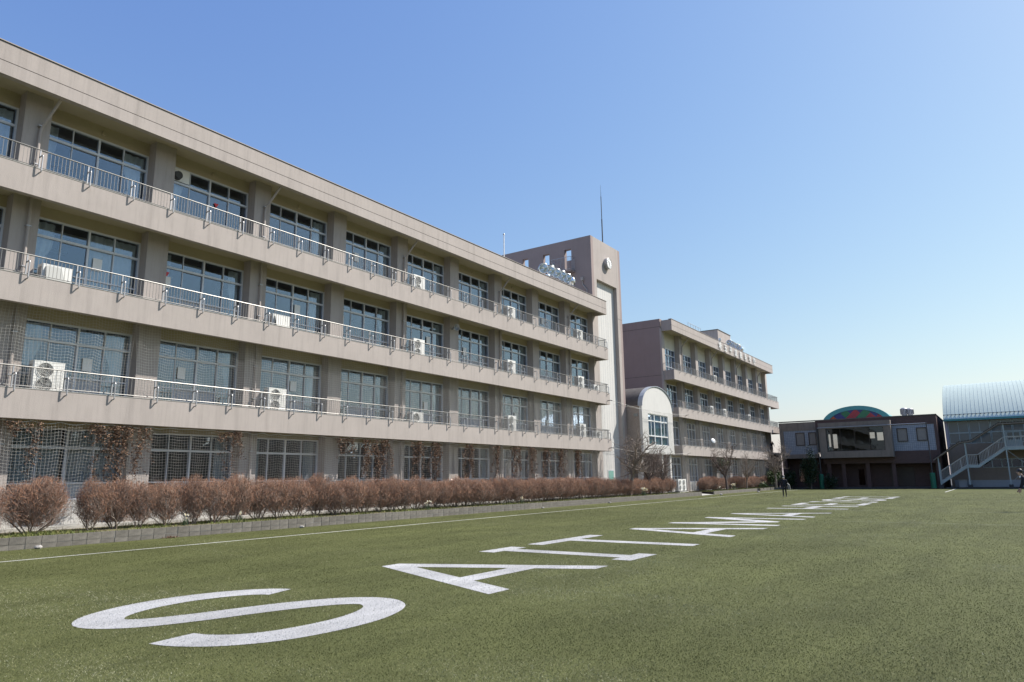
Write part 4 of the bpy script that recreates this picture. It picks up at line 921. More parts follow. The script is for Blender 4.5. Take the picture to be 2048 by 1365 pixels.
# ------------------------------------------------------------------ air conditioner outdoor units
def ac_proto(h, fans, deflector=False):
    w, d = .95, .36; t = thing('air_conditioner', 'x', 'air conditioner')
    mb = MB(); c = .03; pr = [(-w/2+c, -d/2), (w/2-c, -d/2), (w/2, -d/2+c), (w/2, d/2-c), (w/2-c, d/2), (-w/2+c, d/2), (-w/2, d/2-c), (-w/2, -d/2+c)]
    mb.extrude(pr, 'z', .07, h-.03); mb.extrude([(a*1.012, b*1.012) for a, b in pr], 'z', h-.03, h); body = mb.build('casing', 'ac', t)
    for zc in fans:
        r_ = .235; xc = -.12
        MB().lathe([(0, .0), (r_, 0), (r_, -.005)], (xc, -d/2-.003, zc), (0, 1, 0), 24).build('fan_well', 'ac_dark', t)
        mb = MB()
        for k in range(4):
            a = k*math.pi/2+.4; u_, v_ = math.cos(a), math.sin(a); mb.add([(xc+u_*.05, -d/2-.009, zc+v_*.05), (xc+u_*.2-v_*.07, -d/2-.016, zc+v_*.2+u_*.07), (xc+u_*.21, -d/2-.009, zc+v_*.21), (xc+u_*.2+v_*.07, -d/2-.007, zc+v_*.2-u_*.07)], [(0, 1, 2, 3)])
        mb.build('fan', 'ac_grey', t)
        mb = MB()
        for rr in (.05, .10, .15, .20, .24): mb.tube([(xc+rr*math.cos(a), -d/2-.03, zc+rr*math.sin(a)) for a in [k*math.pi/9 for k in range(19)]], .004 if rr < .23 else .010, 3, cap=False)
        for k in range(8): a = k*math.pi/4; mb.tube([(xc+.03*math.cos(a), -d/2-.032, zc+.03*math.sin(a)), (xc+.24*math.cos(a), -d/2-.03, zc+.24*math.sin(a))], .004, 3, cap=False)
        mb.build('fan_grille', 'ac', t)
    mb = MB()
    for i in range(int((h-.2)/.04)): mb.box(-w/2-.006, -w/2, -d/2+.05, d/2-.05, .12+i*.04, .135+i*.04)
    mb.build('side_louver', 'ac_dark', t)
    MB().box(.22, .40, -d/2-.006, -d/2, .3, h-.15).build('service_cover', 'ac', t)
    if deflector: MB().add([(-.36, -d/2-.02, h-.06), (.1, -d/2-.02, h-.06), (.16, -d/2-.24, .18), (-.42, -d/2-.24, .18), (-.36, -d/2-.005, .16), (.1, -d/2-.005, .16)], [(0, 1, 2, 3), (0, 3, 4), (1, 5, 2), (3, 2, 5, 4)]).build('air_deflector', 'ac_grey', t)
    for s in (-1, 1): MB().box(s*.33-.06, s*.33+.06, -d/2-.03, d/2+.03, 0, .075).build('foot', 'ac_dark', t)
    return t
P2F = ac_proto(1.10, (.32, .80)); P1F = ac_proto(.76, (.40,), True); P1S = ac_proto(.70, (.38,))
used = set()
def place_ac(proto, x, y, z, label, group, rz=0):
    if proto.name in used: o = copy_tree(proto)
    else: o = proto; used.add(proto.name)
    o.location = (x, y, z); o.rotation_euler = (0, 0, rz); tag(o, label, 'air conditioner', group); return o
pos = ['near the left edge', 'third bay', 'fifth bay', 'seventh bay', 'ninth bay beside the tower']
AX = [10.2, 19.25, 28.3, 37.3, 46.6]; fl = {2: 'second-floor', 3: 'third-floor', 4: 'top-floor'}
for f, lst in {2: [(0, 'd'), (1, 'd'), (2, 's'), (3, 'd'), (4, 'd')], 3: [(0, 'b'), (1, 'b'), (2, 'd'), (3, 'd'), (4, 'd')], 4: [(2, 'd'), (3, 'd'), (4, 'd')]}.items():
    for i, k in lst:
        pr, nm = {'d': (P2F, 'tall white two-fan air conditioner'), 's': (P1S, 'low white single-fan air conditioner'), 'b': (P1F, 'low white air conditioner with grey deflector')}[k]
        place_ac(pr, AX[i]+random.uniform(-.06, .06), 25.68, T[f]-.06, '%s on %s balcony, %s' % (nm, fl[f], pos[i]), 'balcony air conditioners')
place_ac(P2F, 62.45, 24.45, .40, 'tall two-fan air conditioner on ground beside the white annex, left of pair', 'ground air conditioners'); place_ac(P2F, 63.43, 24.45, .40, 'tall two-fan air conditioner on ground beside the white annex, right of pair', 'ground air conditioners')
MB_p = MB().box(61.8, 64.0, 24.1, 24.9, .3, .40).build('equipment_pad', 'concrete'); tag(MB_p, 'low concrete pad under the ground air conditioners', 'pad', kind='structure')
for xx, lb in ((76.05, 'left of three'), (80.5, 'middle of three'), (90.2, 'right of three')): place_ac(P2F, xx, 25.6, T[3]-.06, 'white air conditioner on farther wing third-floor balcony, %s' % lb, 'far air conditioners')
place_ac(P2F, 77.9, 25.6, T[4]-.06, 'white air conditioner on farther wing top-floor balcony', 'far air conditioners')
place_ac(P1S, 49.2, 25.7, T[2]-.06, 'small white air conditioner at right end of second-floor balcony', 'balcony air conditioners'); place_ac(P1S, 49.1, 25.7, T[3]-.06, 'small white air conditioner at right end of third-floor balcony', 'balcony air conditioners')
dish = thing('satellite_dish', 'round white satellite dish on farther wing balcony rail', 'dish', (73.64, 24.9, 5.37))
MB().lathe([(0, .06), (.12, .055), (.22, .03), (.28, 0), (.27, .01)], (73.64, 24.72, 5.41), (-.45, -.8, .35), 18).build('reflector', 'white', dish); MB().tube([(73.64, 24.9, 5.37), (73.64, 24.75, 5.40)], .02, 6).build('mount', 'steel_g', dish); MB().tube([(73.68, 24.75, 5.3), (73.5, 24.42, 5.38)], .012, 5).build('arm', 'steel_g', dish)
spk = thing('loudspeaker', 'small grey horn loudspeaker under the top balcony, sixth pillar', 'loudspeaker', (PC[7], YP, 10.5)); MB().lathe([(.06, 0), (.07, -.12), (.12, -.25), (.20, -.34), (.19, -.34), (.1, -.22), (0, -.15)], (PC[7]-.2, YP-.12, 10.55), (.3, 1, .15), 14).build('horn', 'steel_g', spk); MB().box(PC[7]-.25, PC[7]-.15, YP-.16, YP+.0, 10.42, 10.52).build('bracket', 'steel_g', spk)

# ------------------------------------------------------------------ ball-stop nets
def net(name, label, x0, x1, y, zt, zb, par_mat='net', cell=.1, r=.0035, sag=.09, span=.78, wave=.05, seed=0, group='ball-stop nets', slant=0.0, rows_keep=1):
    rg = np.random.default_rng(seed); nx = int((x1-x0)/cell)+1; nz = int((zt-zb)/cell)+1
    X = np.linspace(x0, x1, nx)[:, None]*np.ones((1, nz)); J = np.linspace(0, 1, nz)[None, :]
    ph = rg.uniform(0, 6.28, 4)
    sc = np.abs(np.sin(np.pi*(X-x0)/span+.15*np.sin(X*.7+ph[0])))**1.0
    amp = sag*(.75+.35*np.sin(X*1.1+ph[1]))
    Z = zt-(zt-zb)*J-(amp*(1-sc)*0+amp*sc)*(1-.55*J)
    Yv = y+wave*np.sin(2*np.pi*(X-x0)/span+ph[2])*(.5+.5*J)+.05*np.sin(X*.9+ph[3])*J+.02*np.sin(X*5.1+J*7)
    Xv = X+.03*np.sin(J*5+X*1.7+ph[0])+slant*J*np.exp(-(X-x0)/.8)-slant*J*np.exp(-(x1-X)/.8)
    P = np.stack([Xv, Yv, Z], -1)
    def strands(P, dirs):
        n, m = P.shape[:2]; V = np.empty((n, m, 3, 3))
        for k in range(3):
            t = 2*math.pi*k/3+.5; V[:, :, k] = P+r*(math.cos(t)*np.array(dirs[0])+math.sin(t)*np.array(dirs[1]))
        idx = np.arange(n*m*3).reshape(n, m, 3); F = []
        for k in range(3):
            k2 = (k+1) % 3; F.append(np.stack([idx[:, :-1, k], idx[:, :-1, k2], idx[:, 1:, k2], idx[:, 1:, k]], -1).reshape(-1, 4))
        return V.reshape(-1, 3), np.concatenate(F)
    V1, F1 = strands(P, ((1, 0, 0), (0, 1, 0))); V2, F2 = strands(P.transpose(1, 0, 2), ((0, 1, 0), (0, 0, 1)))
    t = thing(name, label, 'net', ((x0+x1)/2, y, zb), group)
    o = link('mesh_cords', np_mesh('mesh_cords', np.concatenate([V1, V2]), np.concatenate([F1, F2+len(V1)]), par_mat), t); o['kind'] = 'stuff'
    top = P[:, 0]; MB().tube([tuple(p) for p in top], .010, 4).build('edge_rope', par_mat, t)
    return t
ny2, ny1 = D+.42, D+.12
def nets_for(xs, f, labels, seed):
    for i, (a, b) in enumerate(zip(xs[:-1], xs[1:])):
        if f == 2: net('ball_stop_net', labels[i], a, b-.02, ny2, 7.58, 4.66, seed=seed+i, slant=.14)
        else: net('ball_stop_net', labels[i], a, b-.02, ny1, 3.70, .44, seed=seed+i, slant=.16, sag=.07)
nm = ['leftmost of five', 'second of five from left', 'middle of five', 'fourth of five from left', 'rightmost of five, beside the tower']
nets_for([4.4, 12.82, 21.5, 31.13, 39.46, 49.7], 2, ['pale cord net hung across second-floor balcony, '+s for s in nm], 10)
nets_for([4.3, 12.7, 21.3, 30.6, 38.6, 49.8], 1, ['pale cord net hung before ground-floor windows, '+s for s in nm], 30)
net('ball_stop_net', 'faint grey net stretched between tower and white annex', 50.0, 64.6, D-.25, 7.4, .5, 'net_d', .12, .0022, .02, 3.0, .03, 60)
net('ball_stop_net', 'grey net across farther wing second-floor balcony, left half', 65.2, 80.2, D+.3, 7.5, 4.7, 'net_d', .10, .004, .08, .8, .05, 71); net('ball_stop_net', 'grey net across farther wing second-floor balcony, right half', 80.2, 95.4, D+.3, 7.5, 4.7, 'net_d', .10, .004, .08, .8, .05, 72)
net('ball_stop_net', 'grey net before farther wing ground floor, left half', 65.2, 80.2, D+.15, 3.7, .4, 'net_d', .10, .004, .08, .8, .05, 73); net('ball_stop_net', 'grey net before farther wing ground floor, right half', 80.2, 95.4, D+.15, 3.7, .4, 'net_d', .10, .004, .08, .8, .05, 74)
for i, (xa, xb, z, lb) in enumerate([(49.6, 66.0, 7.62, 'upper'), (49.6, 66.0, 3.95, 'lower')]):
    c_ = thing('net_cable', '%s steel cable strung from near balcony to farther wing' % lb, 'cable', (xa, D-.35, z), 'net cables'); pts = [(xa+(xb-xa)*k/16, D-.35, z-.28*math.sin(math.pi*k/16)) for k in range(17)]
    MB().tube(pts, .012, 4).build('wire', 'net', c_); MB().tube([(xa-.25, D+.02, z-.02), (xa-.1, D-.2, z+.04), (xa, D-.36, z)], .03, 6).build('arm', 'pole', c_); MB().tube([(xb+.25, D+.02, z-.02), (xb, D-.36, z)], .03, 6).build('arm', 'pole', c_)

# ------------------------------------------------------------------ dead creepers on the ground-floor net
def creeper(xc, w, length, n, label, seed):
    rg = np.random.default_rng(seed); t = thing('dead_creeper', label, 'creeper', (xc, ny1-.05, 3.7-length), 'dead creepers on the net'); A = []; B = []; pts = []
    for s in range(max(3, int(w*14))):
        x = xc+rg.normal(0, w*.36); p = np.array([x, ny1-.04+rg.normal(0, .03), 3.72]); L_ = length*rg.uniform(.45, 1.0); k = int(L_/.12)
        for j in range(k):
            q = p+np.array([rg.normal(0, .06), rg.normal(0, .012), -.12]); A.append(p); B.append(q); p = q
            m_ = rg.poisson(3.4*n*(1.2-.7*j/k)); pts += [q+np.array([rg.normal(0, .06), -abs(rg.normal(0, .06)), rg.uniform(-.06, .06)]) for _ in range(m_)]
    V, F = segs(A, B, .006, .005, 3); o = link('stems', np_mesh('stems', V, F, 'bark_d'), t); o['kind'] = 'stuff'
    P = np.array(pts); V, F = leaf_quads(P, rg.uniform(.022, .055, len(P))); o = link('dry_leaves', np_mesh('dry_leaves', V, F, 'deadleaf', shade=np.repeat(rg.random(len(P)), 4)), t); o['kind'] = 'stuff'
CR = [(9.2, .5, .6, 2.2, 'at the left edge'), (9.95, .35, 2.1, 1.3, 'thin strand right of the left edge'), (11.75, .8, .9, 2.6, 'over the curtained window'), (12.35, .7, 2.7, 4.5, 'thickest mass before the second pillar'), (13.3, .35, 2.4, 2.2, 'right of the second pillar'), (16.5, .75, .5, 2.8, 'fringe before the third pillar'), (16.75, .35, 2.2, 3.0, 'strand before the third pillar'),
      (22.6, .9, 1.0, 2.2, 'right of the net seam'), (24.1, .9, 2.8, 3.2, 'wide mass on the fourth window'), (25.2, .5, 2.0, 2.4, 'beside the fifth pillar'), (27.6, .6, 2.6, 3.2, 'left part of the fifth window'), (29.1, .7, 2.9, 3.4, 'right part of the fifth window'), (32.0, .6, 2.6, 2.8, 'before the sixth window'), (34.6, .5, 2.4, 2.8, 'before the seventh pillar'), (36.7, .8, 2.9, 3.0, 'left part of the seventh window'), (38.4, .6, 2.8, 2.8, 'middle of the seventh window'), (40.3, .6, 2.6, 2.6, 'before the eighth pillar'), (42.2, .7, 2.7, 2.8, 'before the eighth window'), (44.6, .8, 2.8, 2.6, 'before the ninth window')]
for i, (x, w, l, n, s) in enumerate(CR): creeper(x, w, l, n, 'dry brown creeper on ground-floor net, '+s, 100+i)

# ------------------------------------------------------------------ leafless brown shrubs
def shrub_mesh(seed, rx, ry, h, ntw):
    rg = np.random.default_rng(seed); SA_, SB_, RA, RB = [], [], [], []; tips = []
    zc = h*.54; rz = h*.47
    def limb(p, d, L_, r, lv):
        k = 4; q = p
        for j in range(k):
            d = d+rg.normal(0, .16, 3)+np.array([0, 0, .05]); d /= np.linalg.norm(d); q2 = q+d*L_/k; r2 = r*.86
            SA_.append(q); SB_.append(q2); RA.append(r); RB.append(r2); q, r = q2, r2
            if lv < 3 and j >= 1:
                nd = d+rg.normal(0, .55, 3); nd[2] = abs(nd[2])*.8+.15; nd /= np.linalg.norm(nd); limb(q, nd, L_*rg.uniform(.5, .75), r*.62, lv+1)
        tips.append(q)
    ns = rg.integers(4, 7)
    for s in range(ns):
        a = 2*np.pi*s/ns+rg.uniform(-.4, .4); o = rg.uniform(.03, .12); d = np.array([np.cos(a)*.75*rx, np.sin(a)*.6*ry, h*.42]); d /= np.linalg.norm(d)
        limb(np.array([np.cos(a)*o, np.sin(a)*o, 0]), d, h*.42, rg.uniform(.016, .030), 0)
    V1, F1 = segs(SA_, SB_, np.array(RA), np.array(RB), 4)
    # fine twigs filling the rounded crown, denser towards the top and outside
    m = ntw*2; dirs = rg.normal(size=(m, 3)); dirs /= np.linalg.norm(dirs, axis=1, keepdims=True)
    rad = rg.uniform(.12, 1.0, m)**.5; lump = 1+.13*np.sin(dirs[:, 0]*5+seed)+.10*np.sin(dirs[:, 1]*7+dirs[:, 2]*5+seed*2)+rg.normal(0, .035, m)
    taper = np.where(dirs[:, 2] < 0, 1-.34*np.abs(dirs[:, 2]*rad)**1.4, 1.0)
    sq = (np.abs(dirs)**3.2).sum(1)**(-1/3.2); P = dirs*np.array([rx, ry, rz])*(rad*lump*(.72+.28*sq))[:, None]; P[:, :2] *= taper[:, None]; P[:, 2] += zc
    keep = (rg.random(m) < .34+.75*np.clip(P[:, 2]/h, 0, 1)**1.2) & (P[:, 2] > .16*h); P, rad = P[keep][:ntw], rad[keep][:ntw]; m = len(P)
    g = P-np.array([0, 0, h*.06]); g[:, :2] *= .9; g /= np.linalg.norm(g, axis=1, keepdims=True); dd = g*.75+rg.normal(0, .42, (m, 3)); dd[:, 2] += .10; dd /= np.linalg.norm(dd, axis=1, keepdims=True)
    ln = rg.uniform(.10, .27, m)*(1.2-.45*rad)
    A = P-dd*ln[:, None]*.8; B = P+dd*ln[:, None]*.2
    mask = A[:, 2] > .08; A, B, rad = A[mask], B[mask], rad[mask]
    V2, F2 = segs(A, B, .0042, .0020, 3)
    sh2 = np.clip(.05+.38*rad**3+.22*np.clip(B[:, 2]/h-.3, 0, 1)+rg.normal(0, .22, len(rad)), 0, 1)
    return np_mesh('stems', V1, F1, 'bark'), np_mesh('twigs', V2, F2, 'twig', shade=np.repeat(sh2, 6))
SV = [shrub_mesh(s, rx, .60, 1.58, n) for s, rx, n in ((1, .60, 4700), (2, .66, 5200), (3, 1.0, 8600), (4, .60, 4800), (5, .70, 5600), (6, .66, 4700), (7, .62, 5600), (8, .74, 5900))]
def shrub(v, x, y, z, sx, sz, rz, label, group):
    t = thing('shrub', label, 'shrub', (x, y, z), group, rz); t.scale = (sx*1.07, sx*1.07, sz)
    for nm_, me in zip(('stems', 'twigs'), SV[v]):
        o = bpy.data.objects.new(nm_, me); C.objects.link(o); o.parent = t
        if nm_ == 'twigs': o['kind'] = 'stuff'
near = [(6.2, 2, 1.0, 1.0), (7.75, 2, .95, .98), (9.45, 2, 1.0, 1.02), (11.02, 0, .82, .98), (11.82, 3, .82, 1.0), (12.6, 5, .88, .95), (13.5, 4, .86, .97), (14.45, 6, .95, 1.02), (15.3, 3, 1.0, 1.0), (16.2, 7, .95, 1.06), (17.2, 0, 1.15, .98), (18.1, 5, 1.1, 1.0), (19.05, 1, 1.05, .97), (20.05, 7, 1.0, 1.06)]
x = 21.0
while x < 47: near.append((x, random.choice([0, 1, 3, 4, 5, 6, 7]), random.uniform(.9, 1.18), random.uniform(.88, 1.02)*(1-.003*(x-21)))); x += random.uniform(.68, 1.05)
while x < 60: near.append((x, random.choice([0, 1, 3, 4, 5, 6, 7]), random.uniform(.95, 1.15), random.uniform(.76, .87))); x += random.uniform(.75, 1.0)
for i, (x, v, sx, sz) in enumerate(near):
    lb = {0: 'brown leafless shrub cut off by the left edge, nearest of the hedge row', 1: 'brown leafless shrub partly cut by the left edge, second of the row', 2: 'widest round brown leafless shrub near the left edge', 3: 'small round brown leafless shrub standing alone with visible trunk'}.get(i, 'brown leafless shrub in the long hedge row, %s from the left' % nth(i))
    shrub(v, x, kerb_y(x)+1.28+random.uniform(-.08, .08), BED_Z-.02, sx, sz, random.choice([0, math.pi])+random.uniform(-.4, .4), lb, 'brown hedge shrubs')
far = [(69+i*.95, i) for i in range(7)]+[(79.4+i*1.0, i+7) for i in range(14)]
for x, i in far: shrub(i % 5, x, kerb_y(x)+1.3, BED_Z-.05, 1.15, .84+.08*math.sin(i), i*1.3, 'brown leafless shrub before the farther wing, %s from the left' % nth(i), 'brown shrubs before the farther wing')

# ------------------------------------------------------------------ bare trees
def bare_tree(x, y, z, h, seed, label, mat_='bark', spread=.55, thick=1.0, lean=(0, 0), forks=4):
    rg = np.random.default_rng(seed); t = thing('bare_tree', label, 'tree', (x, y, z), 'bare trees'); TA, TB, TR, TQ = [], [], [], []; A, B, RA, RB = [], [], [], []
    def limb(p, d, L_, r, r1, k, wob, lv, up=.04):
        q = p; pts = [p]
        for j in range(k):
            d = d+rg.normal(0, wob, 3)+np.array([0, 0, up]); d /= np.linalg.norm(d); q2 = q+d*L_/k; ra, rb = r+(r1-r)*j/k, r+(r1-r)*(j+1)/k
            (TA if lv == 0 else A).append(q); (TB if lv == 0 else B).append(q2); (TR if lv == 0 else RA).append(ra); (TQ if lv == 0 else RB).append(rb); q = q2; pts.append(q)
        return pts, d
    def tilt(d, a, up=.2):
        nd = d+rg.normal(0, a, 3); nd[2] = nd[2]*.7+up; return nd/np.linalg.norm(nd)
    r0 = .024*thick*h; d0 = np.array([lean[0], lean[1], 1.0]); d0 /= np.linalg.norm(d0)
    tp, td = limb(np.array([x, y, z]), d0, h*.26, r0, r0*.78, 4, .05, 0)
    for f_ in range(forks):
        a = 2*np.pi*f_/forks+rg.uniform(-.5, .5); nd = td+np.array([np.cos(a), np.sin(a), 0])*spread; nd /= np.linalg.norm(nd)
        lp, ld = limb(tp[-1] if f_ else tp[-1], nd, h*rg.uniform(.48, .62), r0*.62, r0*.14, 8, .10, 1, .06)
        for j in range(1, 9):
            for _ in range(3):
                sp_, sd = limb(lp[j], tilt(ld, .75, .25), h*rg.uniform(.14, .26)*(1.15-j*.06), r0*.26*(1.2-j*.08), r0*.07, 5, .14, 2)
                for q in range(1, 6):
                    if rg.random() < .8:
                        tp_, tdd = limb(sp_[q], tilt(sd, .8, .2), h*rg.uniform(.06, .12), max(r0*.10, .011), .007, 3, .16, 3)
                        if rg.random() < .6: limb(tp_[2], tilt(tdd, .8, .2), h*.05, .007, .005, 2, .15, 4)
    V, F = segs(TA, TB, np.array(TR), np.array(TQ), 8); link('trunk', np_mesh('trunk', V, F, mat_, smooth=True), t)
    V, F = segs(A, B, np.array(RA), np.array(RB), 4); link('crown', np_mesh('crown', V, F, mat_, smooth=False), t)
    return t
bare_tree(50.9, 23.9, BED_Z-.02, 5.6, 3, 'tallest bare tree with forked grey trunk before the tower', 'bark', .5, 1.2, (.02, 0))
bare_tree(54.8, 23.9, BED_Z-.02, 4.4, 12, 'bare tree with thin forked trunk, middle of three before the annex', 'bark_d', .5, 1.0, (.05, 0)); bare_tree(57.4, 23.9, BED_Z-.02, 4.0, 21, 'bare leaning tree nearest the ground air conditioners', 'bark_d', .55, 1.0, (.25, 0))
bare_tree(73.9, 23.7, BED_Z-.05, 5.2, 31, 'dark bare tree before the farther wing, left of pair', 'bark_d', .5, 1.1, (.1, 0)); bare_tree(81.2, 23.8, BED_Z-.05, 4.2, 41, 'slim bare tree before the farther wing, right of pair', 'bark', .55, .8, (.12, 0)); bare_tree(90.3, 22.9, BED_Z-.05, 5.9, 51, 'wide spreading bare tree in front of the brown hall corner', 'bark', .62, .9, (0, 0))
def leafy(name, x, y, z, rx, ry, h, n, size, mat_, label, cat, seed, trunk=.05, flowers=0, base=.1):
    rg = np.random.default_rng(seed); t = thing(name, label, cat, (x, y, z)); m = n; cl = rg.normal(size=(40, 3)); cl /= np.linalg.norm(cl, axis=1, keepdims=True)
    cs = cl*rg.uniform(.35, .95, (40, 1)); k = rg.integers(0, 40, m); P = cs[k]+rg.normal(0, .17, (m, 3)); P *= np.array([rx, ry, h*.5]); P += np.array([x, y, z+h*(.5+base*.5)]); P[:, 2] = np.maximum(P[:, 2], z+.05)
    V, F = leaf_quads(P, rg.uniform(size*.6, size*1.2, m)); o = link('foliage', np_mesh('foliage', V, F, mat_, shade=np.repeat(np.clip(rg.normal(.45, .22, m)+.15*np.sin(k), 0, 1), 4)), t); o['kind'] = 'stuff'
    MB().tube([(x, y, z-.02), (x+.03, y, z+h*.35), (x-.02, y, z+h*.75)], [trunk*1.2, trunk, trunk*.4], 6).build('trunk', 'bark_d', t)
    if flowers:
        top = P[P[:, 2] > z+h*.78]; top = top[rg.permutation(len(top))[:flowers]]; V, F = leaf_quads(top+np.array([-.05, 0, .05]), .07); fo = link('flowers', np_mesh('flowers', V, F, 'petal'), t); fo['kind'] = 'stuff'
    return t
leafy('evergreen_tree', 96.2, 20.1, 0, 1.15, 1.15, 4.9, 5200, .10, 'dgreen', 'dark columnar evergreen tree against the brown hall', 'tree', 5, .09, 220)
leafy('evergreen_shrub', 91.9, 23.6, BED_Z-.05, 1.2, 1.0, 2.4, 2600, .09, 'green', 'rounded dull green shrub beside the wide bare tree', 'shrub', 6, .06)
leafy('evergreen_tree', 75.0, 24.3, BED_Z-.05, .75, .7, 1.3, 900, .08, 'green', 'small green tuft of foliage among bare trees at the farther wing', 'tree', 7, .05); bpy.data.objects['evergreen_tree.001'].location.z += 2.0
leafy('evergreen_shrub', 84.5, 22.9, BED_Z-.05, .7, .5, .7, 900, .07, 'green', 'low green shrub at the foot of the brown far hedge', 'shrub', 8, .04)
leafy('evergreen_shrub', 96.9, 22.6, 0, .9, .9, 2.3, 1800, .10, 'dgreen', 'dark evergreen shrub at the left corner of the brown hall', 'shrub', 9, .05)
leafy('evergreen_shrub', 96.9, 18.0, 0, .8, .9, 1.7, 1400, .10, 'dgreen', 'dark evergreen shrub right of the left padded post', 'shrub', 10, .05)
# ------------------------------------------------------------------ weeds, daffodils, stones
m = 30000; gx = 4+(60)*rng.random(m)**1.35; gy = kerb_y(gx)+.10+rng.random(m)**1.4*2.3; clump = np.sin(gx*2.1)+np.sin(gx*.73+gy*2)+rng.normal(0, .6, m)
keep = clump > -.55; gx, gy, clump = gx[keep], gy[keep], clump[keep]; m = len(gx); hh2 = rng.uniform(.03, .13, m)*(.7+.25*np.clip(clump, 0, 2)); tt = rng.uniform(0, 6.28, m); w2 = rng.uniform(.006, .014, m); ln2 = rng.normal(0, .5, (m, 2))*hh2[:, None]
V = np.stack([np.stack([gx-np.cos(tt)*w2, gy-np.sin(tt)*w2, np.full(m, BED_Z)], 1), np.stack([gx+np.cos(tt)*w2, gy+np.sin(tt)*w2, np.full(m, BED_Z)], 1), np.stack([gx+ln2[:, 0], gy+ln2[:, 1], BED_Z+hh2], 1)], 1).reshape(-1, 3)
o = link('weeds', np_mesh('weeds', V, np.arange(m*3).reshape(m, 3), 'weeds', shade=np.repeat(np.clip(rng.normal(.45, .28, m), 0, 1), 3)), None); tag(o, 'yellow green weeds and grass in the planting bed', 'grass', kind='stuff')
m = 9000; gx = 68+27*rng.random(m); gy = kerb_y(gx)+.10+rng.random(m)*1.4; hh2 = rng.uniform(.05, .16, m); tt = rng.uniform(0, 6.28, m); w2 = rng.uniform(.01, .02, m)
V = np.stack([np.stack([gx-np.cos(tt)*w2, gy-np.sin(tt)*w2, np.full(m, .27)], 1), np.stack([gx+np.cos(tt)*w2, gy+np.sin(tt)*w2, np.full(m, .27)], 1), np.stack([gx, gy, .27+hh2], 1)], 1).reshape(-1, 3)
o = link('weeds', np_mesh('weeds', V, np.arange(m*3).reshape(m, 3), 'weeds', shade=np.repeat(rng.random(m), 3)), None); tag(o, 'green weeds before the farther wing', 'grass', kind='stuff')
def daffodil(x, y, z, n, label, big=1.0):
    t = thing('daffodils', label, 'flowers', (x, y, z), 'daffodil clumps'); A, B = [], []; mb = MB(); fl_ = MB(); cu = MB()
    for i in range(n*5):
        a = random.uniform(0, 6.28); r_ = random.uniform(0, .14)*big; bx, by = x+math.cos(a)*r_, y+math.sin(a)*r_; h = random.uniform(.18, .34)*big; lx, ly = random.uniform(-.09, .09), random.uniform(-.09, .09)
        mb.add([(bx-.008, by, z), (bx+.008, by, z), (bx+lx*.5+.008, by+ly*.5, z+h*.6), (bx+lx*.5-.008, by+ly*.5, z+h*.6), (bx+lx, by+ly, z+h)], [(0, 1, 2, 3), (3, 2, 4)])
    lv = mb.build('leaves', 'green', t)
    for i in range(n):
        a = random.uniform(0, 6.28); r_ = random.uniform(.02, .18)*big; c = Vector((x+math.cos(a)*r_, y+math.sin(a)*r_-.03, z+random.uniform(.26, .40)*big)); ax = Vector((random.uniform(-.5, .2), -1, random.uniform(-.2, .5))).normalized(); u_ = ax.cross(Vector((0, 0, 1))).normalized(); w_ = ax.cross(u_)
        mb2 = MB()
        for k in range(6):
            b = k*math.pi/3; d_ = u_*math.cos(b)+w_*math.sin(b); e_ = u_*math.cos(b+.45)+w_*math.sin(b+.45); g_ = u_*math.cos(b-.45)+w_*math.sin(b-.45); mb2.add([c, c+e_*.028*big, c+d_*.048*big+ax*.004, c+g_*.028*big], [(0, 1, 2, 3)])
        f_ = mb2.build('bloom', 'petal', t); MB().lathe([(.012*big, 0), (.02*big, .022)], c, ax, 8).build('trumpet', 'yellow', f_)
for (x, y, n, lb, bg_) in [(13.85, 22.95, 4, 'white daffodils in weeds between the seventh and eighth shrubs', 1), (26.2, 22.95, 5, 'white daffodil clump halfway along the hedge', 1.1), (34.6, 23.1, 5, 'white daffodils at the foot of the far hedge row', 1.1), (16.0, 22.9, 3, 'few white daffodils near the ninth shrub', 1), (51.6, 23.05, 16, 'large pale flower clump beside the tallest bare tree', 1.6), (75.6, 23.5, 14, 'white flower clump at the foot of dark bare tree', 1.7), (87.6, 23.7, 14, 'white flowers before the rounded green shrub', 1.8), (70.5, 23.4, 5, 'white daffodils at left end of the farther bed', 1.3)]:
    daffodil(x, y, BED_Z-.02, n, lb, bg_)
for i, (x, y, r_, lb) in enumerate([(9.05, 21.95, .10, 'small grey stone on turf at the kerb, nearest the left edge'), (18.0, 22.0, .09, 'small grey stone on turf by the kerb, below the hedge middle'), (35.6, 22.3, .09, 'small pale stone on turf far along the kerb'), (65.5, 21.6, .14, 'pale stone on turf by the concrete ramp'), (77.7, 21.6, .14, 'stone beside the farther kerb'), (44.5, 22.45, .1, 'small stone by the kerb before the tower')]):
    bm = bmesh.new(); bmesh.ops.create_icosphere(bm, subdivisions=2, radius=r_); rg = np.random.default_rng(i)
    for v in bm.verts: v.co = v.co*(1+rg.uniform(-.16, .16)); v.co.z *= .62
    me = bpy.data.meshes.new('stone'); bm.to_mesh(me); bm.free(); me.materials.append(M['stone']); o = bpy.data.objects.new('stone', me); C.objects.link(o); o.location = (x, y, r_*.42); tag(o, lb, 'stone', 'stones along the kerb')
# wind-blown leaf litter at the kerb
P = np.stack([rng.normal(12.9, .12, 60), kerb_y(12.9)-.08+rng.normal(0, .04, 60), np.abs(rng.normal(0, .02, 60))+.01], 1); V, F = leaf_quads(P, .035); o = link('leaf_litter', np_mesh('leaf_litter', V, F, 'deadleaf', shade=np.repeat(rng.random(60), 4)), None); tag(o, 'scrap of dead brown leaves against the kerb', 'leaves', kind='stuff')

